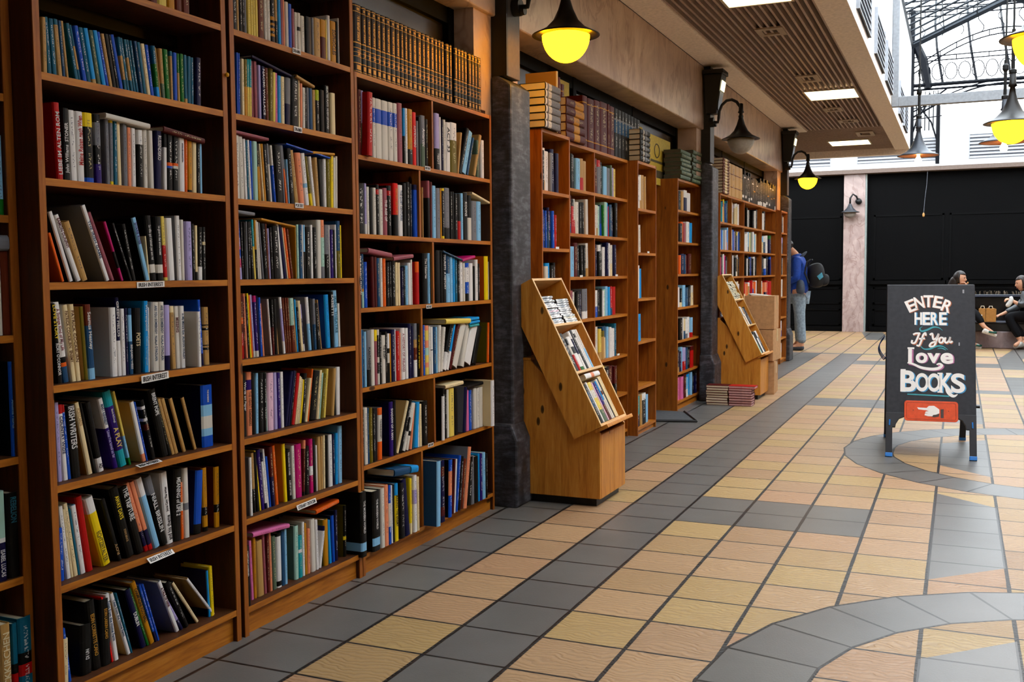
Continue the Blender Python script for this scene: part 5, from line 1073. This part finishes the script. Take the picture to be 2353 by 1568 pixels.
# "If You" in script strokes, with a brown shadow
def script(c, r):
    s_ = smooth_pts(c); flo([(a+2, b+2) for a, b in c], r, CHO, -.0068); stroke(s_, r, CH, -.0078)
for c in ([(2103, 764), (2110, 761), (2120, 761)], [(2117, 762), (2112, 774), (2107, 782), (2100, 782), (2101, 776)], [(2133, 766), (2132, 760), (2127, 764), (2122, 778), (2117, 788), (2111, 787)], [(2117, 773), (2131, 772)],
          [(2142, 764), (2148, 761), (2149, 768), (2151, 774), (2158, 770), (2163, 761)], [(2163, 761), (2158, 776), (2152, 788), (2142, 789), (2146, 782), (2158, 778)],
          [(2171, 769), (2165, 772), (2165, 780), (2171, 780), (2174, 773), (2171, 769)], [(2179, 769), (2177, 777), (2181, 781), (2187, 776), (2190, 768)], [(2190, 768), (2188, 777), (2191, 780), (2195, 777)]):
    script(c, .0062)
for ch, px, py, w, h in (('o', 2123, 815, 23, 23), ('v', 2151, 815, 25, 22), ('e', 2182, 815, 25, 24)):
    lettering2(ch, xpx(px), zpx(py), w*k, h*k, 0, CHP, (.007, .002), .035)
stroke([(2100, 797), (2100, 829)], .0115, CHP, -.0070); stroke([(2096, 795), (2096, 828)], .0120, CH, -.008)
stroke([(2090, 794), (2106, 794)], .006, CH, -.008)
s_ = smooth_pts([(2090, 826), (2104, 829), (2122, 836), (2145, 839), (2162, 837), (2170, 831), (2165, 827), (2158, 829)]); stroke([(a+3, b+2) for a, b in s_], .008, CHP, -.0070)
stroke(s_, [.004+.006*math.sin(math.pi*min(1, (i+1)/len(s_))) for i in range(len(s_))], CH, -.0079)
for ch, px, py, w, h in (('B', 2092, 866, 31, 46), ('O', 2124, 868, 26, 42), ('O', 2152, 868, 26, 42), ('K', 2180, 868, 27, 42), ('S', 2207, 868, 27, 42)):
    lettering2(ch, xpx(px), zpx(py), w*k, h*k, 0, CHB, (.008, .004), .03)
for a, b, y_ in ((2074, 2086, 842), (2074, 2086, 888), (2160, 2172, 848), (2160, 2172, 888), (2180, 2192, 848)):
    stroke([(a, y_), (b, y_)], .005, CH, -.008)
flo([(2178, 876), (2184, 888), (2196, 896), (2206, 892)], .011, CH, -.008)
# orange plate with the pointing hand
pw_, ph_ = 104*k, 43*k
def rrect(w, h, r, n=5):
    P = []
    for cx, cz, a0 in ((w/2-r, h/2-r, 0), (-w/2+r, h/2-r, 1), (-w/2+r, -h/2+r, 2), (w/2-r, -h/2+r, 3)):
        for q in range(n+1): a = (a0+q/n)*math.pi/2; P.append((cx+r*math.cos(a), cz+r*math.sin(a)))
    return P
cx_, cz_ = xpx(2145), zpx(930)
PF(MB().prism([(a+cx_, b+cz_) for a, b in rrect(pw_, ph_, .02)], 'Y', -.016, -.008), 'orange_plate', flat('d84a1c', .35), .001)
rr_ = [(a+cx_, b+cz_) for a, b in rrect(pw_*.92, ph_*.82, .014)]
PF(MB().tube([(a, -.0162, b) for a, b in rr_+[rr_[0]]], .0010, 4), 'plate_line', flat('8c2a10', .5))
HP = [(2113, 923), (2135, 923.5), (2140, 919), (2152, 918.5), (2158, 922), (2164, 926), (2164, 934), (2157, 937), (2150, 938), (2148, 941), (2138, 941), (2130, 939), (2131, 935.5), (2139, 935), (2131, 934), (2133, 931), (2140, 930.5), (2134, 928.5), (2116, 927)]
PF(MB().prism([(xpx(a), zpx(b)) for a, b in HP], 'Y', -.0172, -.016), 'painted_hand', CH)
PF(MB().prism([(xpx(a), zpx(b)) for a, b in ((2167, 926), (2174, 925), (2174, 944), (2167, 944))], 'Y', -.0172, -.016).prism([(xpx(a), zpx(b)) for a, b in ((2144, 941), (2150, 938), (2164, 935), (2163, 941), (2152, 943))], 'Y', -.0168, -.016), 'painted_cuff', flat('43302e', .5))
for a in (2104, 2185): PF(MB().tube([(xpx(a), -.018, zpx(929)), (xpx(a), -.015, zpx(929))], .003, 8), 'plate_screw', flat('5a2a18', .5))
PF(MB().box(xpx(2219), xpx(2223), -.0078, -.0066, zpx(671), zpx(663)).box(xpx(2209), xpx(2212), -.0075, -.0066, zpx(787), zpx(780)), 'chalk_mark', flat('9a9aa0', .8))
# blue cable loop hanging at the back edge
t = thing('cable_loop', (1.745, 7.60, .72), 'thin blue cable loop hanging from the left edge of the A-board', 'cable')
g = MB()
for q in range(3): g.tube([(-.02-.035*math.sin(math.pi*i/12)-.004*q, .01*q, .07-.15*i/12-.01*q) for i in range(13)]+[(.0, .0, -.08)], .0035, 6)
g.build('loop', flat('2c4a84', .4), t, smooth=True)

# ================= cardboard boxes behind the farther stand =================
CB = flat('b98c62', .8, 0, .1)
bx, by = .34, 10.62
for q, (w, d, z0, z1, rz, lab) in enumerate(((.30, .36, 0, .34, .06, 'bottommost'), (.32, .38, .34, .66, -.05, 'middle'), (.30, .36, .66, 1.0, .04, 'topmost'))):
    t = thing('cardboard_box', (bx, by+.0, z0+.001), 'brown cardboard box behind the farther tilted stand, %s of the pile' % lab, 'box', 'cardboard boxes behind the farther stand', rz)
    MB().box(-w/2, w/2, -d/2, d/2, 0, z1-z0-.006).build('carton', CB, t, bevel=.003)
    fl = MB(); fl.add([(-w/2, -d/2, z1-z0-.006), (w/2, -d/2, z1-z0-.006), (w/2, -.004, z1-z0-.002), (-w/2, -.004, z1-z0-.002)], [(0, 1, 2, 3)]).add([(-w/2, d/2, z1-z0-.006), (w/2, d/2, z1-z0-.006), (w/2, .004, z1-z0-.002), (-w/2, .004, z1-z0-.002)], [(0, 1, 2, 3)])
    fo = fl.build('flap', CB, t); m_ = fo.modifiers.new('t', 'SOLIDIFY'); m_.thickness = .003; m_.offset = 1
    MB().box(-w/2-.001, w/2+.001, -.03, .03, z1-z0-.003, z1-z0-.0005).box(w/2, w/2+.0015, -.03, .03, (z1-z0)*.6, z1-z0-.003).build('packing_tape', flat('c9a878', .3), t)
o = MB().prism([(0, 0), (.20, -.02), (.24, -.06), (.03, -.015)], 'Y', 0, .22).build('paper_sheaf', flat('d8d4cc', .7)); o.location = (.22, 10.52, 1.02); tag(o, 'white sheaf of papers on top of the cardboard box pile', 'paper')

# ================= bench with two seated people =================
BY = 17.7
bench = thing('bench', (3.2, BY+.35, 0), 'black slatted bench on a pale marble base behind the A-board', 'bench')
cur = [(2.50-3.2, -.35), (2.8-3.2, -.42), (3.3-3.2, -.45), (4.6-3.2, -.42), (4.9-3.2, -.2), (4.9-3.2, .45), (2.3-3.2, .45), (2.32-3.2, -.05)]
MB().prism(cur, 'Z', 0, .275).build('marble_base', marble('bench_marble', '6c5c5c', '806e6e', '948280', '5e5050', 2), bench, bevel=.02)
MB().box(-.95, 1.75, -.40, .45, .276, .40).build('seat_box', BLACKG, bench, bevel=.01)
MB().box(-.96, 1.76, -.44, .0, .401, .425).build('seat', flat('3c3e4c', .35), bench, bevel=.006)
MB().box(-.95, 1.75, .0, .45, .401, .80).build('backrest', BLACKG, bench, bevel=.01)
MB().box(-.96, 1.76, -.04, .10, .801, .84).build('back_rail', flat('454a58', .35), bench, bevel=.006)
rb = MB(); rr = random.Random(5)
for q in range(160):
    x = rr.uniform(-.94, 1.74); rb.tube([(x, .15+rr.uniform(-.05, .1), .83), (x+rr.uniform(-.02, .02), .15+rr.uniform(-.05, .1), .87+rr.uniform(0, .03))], .008, 3)
o = rb.build('dried_planting', flat('5a4c3c', .9), bench); o['kind'] = 'stuff'

def skin(name, nodes, edges, mat, parent=None, sub=2, root=None):
    """nodes: name -> (x,y,z,r) or (x,y,z,rx,ry)"""
    ks = list(nodes); me = bpy.data.meshes.new(name); me.from_pydata([nodes[k_][:3] for k_ in ks], [(ks.index(a), ks.index(b)) for a, b in edges], [])
    me.materials.append(mat)
    o = bpy.data.objects.new(name, me); COL.objects.link(o)
    if parent: o.parent = parent
    m = o.modifiers.new('skin', 'SKIN'); m.use_smooth_shade = True
    sv = me.skin_vertices[0].data
    for i, k_ in enumerate(ks):
        v = nodes[k_]; sv[i].radius = (v[3], v[4] if len(v) > 4 else v[3]); sv[i].use_root = (k_ == (root or ks[0]))
    s = o.modifiers.new('sub', 'SUBSURF'); s.levels = sub; s.render_levels = sub
    return o
def chain(names): return list(zip(names, names[1:]))
def hand(N, E, wrist, d, up, side, pre, curl=.5, L=.085):
    """palm and five fingers from node wrist; d = direction of the hand, up = back of the hand normal, side = towards the thumb"""
    w = Vector(N[wrist][:3]); d = d.normalized(); up = up.normalized(); side = side.normalized()
    p = w+d*.045; N[pre+'palm'] = (*p, .028, .016); p2 = w+d*.085; N[pre+'palm2'] = (*p2, .032, .013); E += [(wrist, pre+'palm'), (pre+'palm', pre+'palm2')]
    for q, (s, l) in enumerate(((.03, .9), (.01, 1.0), (-.01, .94), (-.03, .74))):
        a = p2+side*s+d*.012; b = a+(d*math.cos(curl)-up*math.sin(curl))*L*.38*l; c = b+(d*math.cos(curl*1.9)-up*math.sin(curl*1.9))*L*.33*l; e = c+(d*math.cos(curl*2.6)-up*math.sin(curl*2.6))*L*.26*l
        for nm, v, r in (('a', a, .0095), ('b', b, .0088), ('c', c, .008), ('e', e, .0068)): N[pre+'f%d%s' % (q, nm)] = (*v, r)
        E += [(pre+'palm2', pre+'f%da' % q)]+chain([pre+'f%d%s' % (q, x) for x in 'abce'])
    a = p+side*.028-up*.004; b = a+(d*.7+side*.6-up*.3).normalized()*.032; c = b+(d*.95+side*.15-up*.35).normalized()*.028
    for nm, v, r in (('ta', a, .0115), ('tb', b, .0100), ('tc', c, .0082)): N[pre+nm] = (*v, r)
    E += [(pre+'palm', pre+'ta'), (pre+'ta', pre+'tb'), (pre+'tb', pre+'tc')]
SKINM = flat('d09a7c', .55, 0, .3, .03); JEANS = flat('93a5b4', .8, 0, .1, .12); TROU = flat('0c0c10', .8, 0, .15); LEATH = flat('34363a', .38, 0, .5); COAT = flat('1d44a0', .6, 0, .2, .08); COATG = flat('4c5666', .7)
HAIR = flat('1e1310', .45, 0, .5, .1)
def head_pts(c, fwd, up, s=1.0, grow=0.0, keep=None):
    """a modelled head around the skull centre c; grow > 0 gives the hair shell, keep filters faces by direction"""
    f = fwd.normalized(); r = f.cross(up).normalized(); u = r.cross(f).normalized(); c = Vector(c); n, m = 28, 22; V = []; D = []
    g = lambda x, w: math.exp(-(x/w)**2)
    for i in range(m+1):
        th = math.pi*i/m
        for j in range(n):
            ph = 2*math.pi*j/n; a, b, e = math.sin(th)*math.cos(ph), math.sin(th)*math.sin(ph), math.cos(th)
            A, B_, U = .096*a, .076*b, .118*e
            if e < 0: B_ *= 1+.34*e; A = A*(1+.22*e)+.020*(-e)
            if not grow and a > .1:
                A -= .006*g(e-.12, .12)*g(abs(b)-.38, .16)
                A += .026*g(e+.16, .13)*g(b, .13)+.010*g(e-.02, .1)*g(b, .09)+.007*g(e+.48, .09)*g(b, .25)+.010*g(e+.86, .16)*g(b, .3)+.004*g(e-.28, .1)*g(b, .5)
            if e < -.2 and a < 0: A *= .82
            k_ = 1+grow; V.append(c+(f*A+r*B_+u*U)*s*k_); D.append((a, b, e))
    F = []
    for i in range(m):
        for j in range(n):
            q = (i*n+j, (i+1)*n+j, (i+1)*n+(j+1) % n, i*n+(j+1) % n)
            if keep is None or all(keep(*D[x]) for x in q): F.append(q)
    return V, F
def head(N, E, neck, c, fwd, up, pre='h', s=1.0):
    """neck runs up into the skull; the modelled head is merged into the body by body_mesh"""
    N[pre+'in'] = (*(Vector(c)-up.normalized()*.03-fwd.normalized()*.015), .045); E.append((neck, pre+'in')); N['_head'] = (c, fwd, up, s)
def body_mesh(N, E, parent):
    """skin the skeleton, add the head and merge everything into one continuous surface"""
    H = N.pop('_head'); o = skin('body_form', N, E, SKINM, None); dg = bpy.context.evaluated_depsgraph_get(); dg.update()
    me = bpy.data.meshes.new_from_object(o.evaluated_get(dg)); V = [tuple(v.co) for v in me.vertices]; F = [tuple(p.vertices) for p in me.polygons]; bpy.data.objects.remove(o)
    hv, hf = head_pts(*H); b0 = len(V); V += [tuple(v) for v in hv]; F += [tuple(i+b0 for i in q) for q in hf]
    me = bpy.data.meshes.new('body'); me.from_pydata(V, [], F); me.materials.append(SKINM); o = bpy.data.objects.new('body', me); COL.objects.link(o); o.parent = parent
    m_ = o.modifiers.new('merge', 'REMESH'); m_.mode = 'VOXEL'; m_.voxel_size = .006; m_.use_smooth_shade = True
    return o
def hair_cap(c, fwd, up, s, mat, parent, line=.42):
    V, F = head_pts(c, fwd, up, s, .085, lambda a, b, e: (a < .28 and e > -.75) or e > line+.25*max(0, a-.3)*0)
    g = MB(); g.add(V, F); o = g.build('hair_cap', mat, parent, smooth=True); m_ = o.modifiers.new('thick', 'SOLIDIFY'); m_.thickness = .008; m_.offset = -1; return o
def face_bits(root, c, fwd, s=1.0, brow='2a1a14', lips='8c3f3a', ears=True, up=Vector((0, 0, 1))):
    f = fwd.normalized(); r = f.cross(up).normalized(); u = r.cross(f).normalized(); c = Vector(c)
    for k_ in (-1, 1):
        e = c+(f*.082+r*.030*k_+u*.013)*s
        MB().lathe([(0, .006), (.006, .004), (.009, 0), (.006, -.004), (0, -.006)], e, 10).build('eye', flat('1a1210', .2), root, smooth=True)
        MB().tube([e+f*.006+u*.015-r*.014, e+f*.010+u*.018, e+f*.006+u*.014+r*.014], .0026, 5).build('eyebrow', flat(brow, .8), root)
        if ears: MB().tube([c+(r*.074*k_+u*.02-f*.005)*s, c+(r*.084*k_-f*.015)*s, c+(r*.072*k_-u*.028-f*.002)*s], .010, 6).build('ear', SKINM, root, smooth=True)
    m_ = c+(f*.100-u*.058)*s
    MB().tube([m_-r*.018-f*.006, m_+f*.001, m_+r*.018-f*.006], .0048, 6).build('lips', flat(lips, .5), root, smooth=True)
V3 = Vector
# ---- person in blue, half hidden by the last pillar
R0 = V3((-.10, 16.45, 0))
pm = thing('person', R0, 'person in blue jacket and pale jeans, facing the shelves, half hidden by the last pillar', 'person')
N = {'pelvis': (0, 0, .95, .14, .12), 'waist': (-.02, 0, 1.08, .13, .12), 'chest': (-.03, 0, 1.30, .15, .14), 'neck0': (-.05, 0, 1.47, .07), 'neck': (-.09, 0, 1.54, .052)}
E = chain(['pelvis', 'waist', 'chest', 'neck0', 'neck'])
for s_, sd in (('r', -1), ('l', 1)):
    N.update({s_+'hip': (0, .09*sd, .88, .095), s_+'knee': (-.02*sd, .10*sd, .49, .062), s_+'ank': (.02-.03*sd, .10*sd, .09, .04), s_+'toe': (-.14-.03*sd, .11*sd, .035, .032), s_+'heel': (.05-.03*sd, .10*sd, .04, .033)})
    N.update({s_+'sho': (-.03, .19*sd, 1.41, .06), s_+'elb': (-.02, .25*sd, 1.14, .043), s_+'wri': (-.22, .20*sd, 1.08, .028)})
    E += [('pelvis', s_+'hip')]+chain([s_+'hip', s_+'knee', s_+'ank', s_+'toe'])+[(s_+'ank', s_+'heel')]+[('chest', s_+'sho')]+chain([s_+'sho', s_+'elb', s_+'wri'])
    hand(N, E, s_+'wri', V3((-1, -.15*sd, .05)), V3((0, 0, 1)), V3((0, -sd, 0)), s_, .5)
HC = (-.19, 0, 1.63); head(N, E, 'neck', HC, V3((-1, 0, -.6)), V3((-.6, 0, 1)))
body_mesh(N, E, pm)
JN = {'jp': (0, 0, .86, .17, .16), 'jw': (-.01, 0, 1.0, .175, .16), 'jm': (-.02, 0, 1.15, .17, .165), 'jc': (-.02, 0, 1.32, .175, .17), 'jn': (-.04, 0, 1.46, .10), 'jk': (-.05, 0, 1.52, .085)}
JE = chain(['jp', 'jw', 'jm', 'jc', 'jn', 'jk'])
for s_, sd in (('r', -1), ('l', 1)):
    JN.update({s_+'s': (-.03, .20*sd, 1.40, .085), s_+'e': (-.0, .27*sd, 1.13, .068), s_+'w': (-.17, .22*sd, 1.075, .05)}); JE += [('jc', s_+'s'), (s_+'s', s_+'e'), (s_+'e', s_+'w')]
skin('jacket', JN, JE, COAT, pm, root='jp')
skin('jacket_side', {'a': (.03, -.13, .86, .075, .09), 'b': (.04, -.145, 1.0, .07, .09), 'c': (.03, -.15, 1.12, .05, .06)}, [('a', 'b'), ('b', 'c')], COATG, pm)
skin('hood', {'a': (.02, 0, 1.50, .07, .11), 'b': (.06, 0, 1.46, .06, .12)}, [('a', 'b')], COATG, pm)
TN = {'p': (0, 0, .93, .15, .14)}; TE = []
for s_, sd in (('r', -1), ('l', 1)):
    TN.update({s_+'h': (0, .09*sd, .84, .112), s_+'k': (-.02*sd+.01, .10*sd, .48, .085), s_+'a': (.03-.03*sd, .10*sd, .10, .075)}); TE += [('p', s_+'h'), (s_+'h', s_+'k'), (s_+'k', s_+'a')]
skin('jeans', TN, TE, JEANS, pm)
for sd in (-1, 1): skin('shoe', {'a': (.07-.03*sd, .10*sd, .045, .045), 'b': (-.05-.03*sd, .10*sd, .042, .045), 'c': (-.16-.03*sd, .11*sd, .035, .035)}, [('a', 'b'), ('b', 'c')], flat('3c4048', .7), pm)
hair_cap(HC, V3((-1, 0, -.6)), V3((-.6, 0, 1)), 1.0, HAIR, pm)
face_bits(pm, HC, V3((-1, 0, -.6)), up=V3((-.6, 0, 1)))
bp = thing('backpack', R0+V3((.30, 0, 1.0)), 'black backpack with a light blue patch on the back of the person in blue', 'bag')
skin('pack_body', {'a': (-.05, 0, -.03, .10, .13), 'b': (-.045, 0, .12, .125, .15), 'c': (-.05, 0, .26, .115, .14), 'd': (-.08, 0, .37, .07, .11)}, chain('abcd'), flat('15161a', .7), bp)
skin('front_pocket', {'a': (.045, 0, .0, .05, .10), 'b': (.06, 0, .12, .055, .11), 'c': (.045, 0, .20, .035, .09)}, chain('abc'), flat('1b1d22', .6), bp)
MB().prism([(-.02, .16), (.05, .22), (.075, .15), (.02, .10)], 'Y', -.135, -.120).build('blue_patch', flat('58b4d4', .5), bp, bevel=.004)
MB().tube([(-.12, -.10, .42), (-.17, -.14, .38), (-.20, -.15, .22), (-.14, -.13, .05)], .014, 6).tube([(-.12, .10, .42), (-.17, .14, .38), (-.20, .15, .22), (-.14, .13, .05)], .014, 6).build('shoulder_strap', flat('202228', .7), bp)
# ---- seated woman behind the sign, eating
def W_(px, py, dy=0): p = ony(px, py, BY+dy); return (p.x, p.y, p.z)
def S(px, py, r, dy=0, r2=None): return (*W_(px, py, dy), r, r2 or r)
w1 = thing('person', W_(2186, 738, .10), 'seated person with long dark hair behind the A-board, hand at the mouth', 'person')
w1.location = (0, 0, 0)
N = {'pelvis': S(2182, 725, .13, .10, .15), 'waist': S(2184, 705, .11, .10, .13), 'chest': S(2190, 682, .12, .08, .14), 'neck0': S(2194, 664, .06, .06), 'neck': S(2198, 657, .046, .05)}
E = chain(['pelvis', 'waist', 'chest', 'neck0', 'neck'])
hc = V3(W_(2205, 640, .0))
N.update({'rs': S(2196, 669, .05, -.08), 're': S(2214, 688, .038, -.16), 'rw': S(2224, 665, .026, -.12), 'ls': S(2190, 669, .05, .24), 'le': S(2212, 690, .038, .20), 'lw': S(2228, 672, .026, .05)})
E += [('chest', 'rs'), ('rs', 're'), ('re', 'rw'), ('chest', 'ls'), ('ls', 'le'), ('le', 'lw')]
hand(N, E, 'rw', V3((-.35, .4, .9)), V3((.9, -.2, .3)), V3((0, 1, -.3)), 'r', .6)
hand(N, E, 'lw', V3((-.5, -.4, .7)), V3((.9, .1, .4)), V3((0, -1, .2)), 'l', .6)
N.update({'rh': S(2190, 728, .085, -.02), 'rk': S(2236, 716, .062, -.22), 'ra': S(2262, 752, .034, -.30), 'rt': S(2283, 766, .028, -.32), 'lh': S(2190, 728, .085, .18), 'lk': S(2232, 724, .06, -.12), 'la': S(2228, 788, .034, -.14), 'lt': S(2244, 793, .03, -.22)})
E += [('pelvis', 'rh'), ('rh', 'rk'), ('rk', 'ra'), ('ra', 'rt'), ('pelvis', 'lh'), ('lh', 'lk'), ('lk', 'la'), ('la', 'lt')]
FW = V3((.95, -.28, -.12)); head(N, E, 'neck', hc, FW, V3((.1, 0, 1)), s=.98)
body_mesh(N, E, w1)
skin('jumper', {'a': S(2183, 722, .155, .10), 'b': S(2185, 704, .14, .10), 'c': S(2190, 683, .145, .08), 'd': S(2194, 668, .085, .06), 'rs': S(2196, 670, .07, -.08), 're': S(2214, 688, .055, -.16), 'rw': S(2221, 672, .042, -.13), 'ls': S(2190, 670, .07, .24), 'le': S(2212, 690, .055, .20), 'lw': S(2223, 678, .042, .08)},
     chain('abcd')+[('c', 'rs'), ('rs', 're'), ('re', 'rw'), ('c', 'ls'), ('ls', 'le'), ('le', 'lw')], flat('4a3a34', .8), w1)
skin('trousers', {'p': S(2183, 727, .15, .10), 'rh': S(2192, 727, .10, -.02), 'rk': S(2238, 716, .078, -.22), 'ra': S(2259, 746, .05, -.29), 'lh': S(2192, 728, .10, .18), 'lk': S(2232, 724, .075, -.12), 'la': S(2228, 782, .048, -.14)}, [('p', 'rh'), ('rh', 'rk'), ('rk', 'ra'), ('p', 'lh'), ('lh', 'lk'), ('lk', 'la')], TROU, w1)
for (a, b, c, dy) in (((2259, 757), (2272, 764), (2287, 768), -.31), ((2226, 791), (2238, 794), (2252, 796), -.16)):
    sh = skin('shoe', {'a': S(*a, .040, dy), 'b': S(*b, .042, dy), 'c': S(*c, .032, dy)}, chain('abc'), flat('e2e0da', .6), w1)
    m = V3(W_(b[0]+5, b[1]-1, dy-.045)); MB().tube([m+V3((-.03, 0, .0)), m+V3((.05, .0, -.012)), m+V3((.075, .02, -.01))], .017, 6).build('shoe_stripe', flat('16584c', .6), w1, smooth=True)
    q0 = V3(W_(a[0]-2, a[1]+5, dy)); q1 = V3(W_(c[0]+3, c[1]+4, dy)); MB().tube([q0, q1], .024, 6).build('sole', flat('e8e6e0', .6), w1)
u_ = V3((0, 0, 1)); bk = -FW.normalized()
hair_cap(hc, FW, V3((.1, 0, 1)), .98, HAIR, w1)
skin('hair', {'c': (*(hc+u_*.02+bk*.045), .07, .075), 'd': (*(hc-u_*.06+bk*.075), .072, .085), 'e': (*(hc-u_*.16+bk*.11), .075, .095), 'f': (*(hc-u_*.28+bk*.13), .05, .07)}, chain('cdef'), HAIR, w1)
face_bits(w1, hc, FW, .98, ears=False)
# ---- second seated woman at the right edge
w2 = thing('person', (0, 0, 0), 'seated person in dark leather jacket at the right photo edge, holding a wrapper', 'person')
hc = V3(W_(2349, 651, .0)); FW = V3((-.93, -.25, -.22))
N = {'pelvis': S(2376, 726, .13, .10, .15), 'waist': S(2374, 706, .11, .08, .13), 'chest': S(2368, 686, .12, .05, .14), 'neck0': S(2360, 669, .06, .03), 'neck': S(2356, 664, .046, .02)}
E = chain(['pelvis', 'waist', 'chest', 'neck0', 'neck'])
N.update({'rs': S(2362, 678, .052, -.14), 're': S(2348, 704, .040, -.24), 'rw': S(2330, 693, .026, -.24), 'ls': S(2366, 678, .052, .18), 'le': S(2335, 709, .040, .02), 'lw': S(2303, 722, .026, -.12)})
E += [('chest', 'rs'), ('rs', 're'), ('re', 'rw'), ('chest', 'ls'), ('ls', 'le'), ('le', 'lw')]
hand(N, E, 'rw', V3((-.9, .1, .35)), V3((0, 0, 1)), V3((0, .9, .3)), 'r', .55)
hand(N, E, 'lw', V3((-.9, -.1, -.3)), V3((0, -.2, 1)), V3((.1, -1, .0)), 'l', .45)
N.update({'rh': S(2370, 729, .09, -.02), 'rk': S(2314, 726, .064, -.25), 'ra': S(2346, 785, .036, -.28), 'rt': S(2330, 796, .03, -.36), 'lh': S(2370, 730, .09, .18), 'lk': S(2318, 733, .064, -.12), 'la': S(2356, 784, .036, -.08), 'lt': S(2342, 793, .03, -.14)})
E += [('pelvis', 'rh'), ('rh', 'rk'), ('rk', 'ra'), ('ra', 'rt'), ('pelvis', 'lh'), ('lh', 'lk'), ('lk', 'la'), ('la', 'lt')]
head(N, E, 'neck', hc, FW, V3((-.12, 0, 1)), s=.98)
body_mesh(N, E, w2)
skin('leather_jacket', {'a': S(2377, 722, .155, .10), 'b': S(2375, 704, .14, .08), 'c': S(2368, 688, .145, .05), 'd': S(2361, 674, .085, .03), 'rs': S(2362, 679, .075, -.14), 're': S(2349, 704, .06, -.24), 'rw': S(2335, 696, .046, -.24), 'ls': S(2366, 679, .075, .18), 'le': S(2336, 708, .062, .02), 'lw': S(2310, 719, .048, -.09)},
     chain('abcd')+[('c', 'rs'), ('rs', 're'), ('re', 'rw'), ('c', 'ls'), ('ls', 'le'), ('le', 'lw')], LEATH, w2)
skin('trousers', {'p': S(2376, 727, .15, .10), 'rh': S(2368, 729, .105, -.02), 'rk': S(2315, 727, .082, -.25), 'ra': S(2343, 778, .05, -.28), 'lh': S(2368, 730, .105, .18), 'lk': S(2319, 733, .08, -.12), 'la': S(2353, 777, .05, -.08)}, [('p', 'rh'), ('rh', 'rk'), ('rk', 'ra'), ('p', 'lh'), ('lh', 'lk'), ('lk', 'la')], TROU, w2)
for (a, b, c, dy) in (((2350, 786), (2342, 793), (2328, 799), -.30), ((2360, 786), (2352, 792), (2340, 797), -.10)):
    skin('shoe', {'a': S(*a, .042, dy), 'b': S(*b, .042, dy), 'c': S(*c, .030, dy)}, chain('abc'), flat('c4c2bc', .6), w2)
bk = -FW.normalized()
HAIR2 = flat('2a1a14', .45, 0, .5, .1); hair_cap(hc, FW, V3((-.12, 0, 1)), .98, HAIR2, w2)
skin('hair', {'c': (*(hc+u_*.02+bk*.045), .07, .075), 'd': (*(hc-u_*.07+bk*.07), .068, .082), 'e': (*(hc-u_*.18+bk*.08), .066, .09), 'f': (*(hc-u_*.32+bk*.07), .045, .06)}, chain('cdef'), HAIR2, w2)
face_bits(w2, hc, FW, .98, ears=False)
# things on the bench and in hands
o = skin('food_wrapper', {'a': S(2322, 681, .025, -.26), 'b': S(2325, 690, .038, -.26), 'c': S(2318, 700, .045, -.25), 'd': S(2312, 706, .03, -.24)}, chain('abcd'), flat('e4e2e0', .7), None, 1); tag(o, 'white paper food wrapper held by the person in the leather jacket', 'wrapper')
o = skin('sandwich', {'a': S(2221, 650, .020, -.08), 'b': S(2226, 651, .024, -.08)}, chain('ab'), flat('b98a5a', .8), None, 1); tag(o, 'small sandwich held to the mouth of the person with long dark hair', 'food')
for (px, w, lab) in ((2257, .10, 'left'), (2276, .15, 'right')):
    p = V3(W_(px, 736, -.16)); t = thing('paper_bag', (p.x, p.y, .426), 'brown paper bag on the bench between the seated people, %s one' % lab, 'bag', 'brown paper bags on the bench')
    MB().prism([(-w/2, 0), (w/2, 0), (w/2+.004, .2), (w/4, .215), (0, .205), (-w/4, .218), (-w/2-.004, .2)], 'Y', -.045, .045).build('bag_body', flat('b07838', .8), t, bevel=.003)
    MB().tube([(-.03, 0, .2), (-.02, 0, .245), (.02, 0, .245), (.03, 0, .2)], .006, 6).build('handle', flat('d8d0c0', .7), t)
p = V3(W_(2250, 738, -.22)); t = thing('paper_cup', (p.x, p.y, .426), 'white paper cup in front of the left brown bag on the bench', 'cup')
MB().lathe([(0, 0), (.028, 0), (.040, .10), (.042, .10), (.038, .098), (.03, .02), (0, .018)], (0, 0, 0), 20).build('cup_body', flat('dcdad6', .5), t, smooth=True)
MB().lathe([(.044, .10), (.044, .108), (.036, .112), (0, .112)], (0, 0, 0), 20).build('lid', flat('efeeea', .4), t, smooth=True)
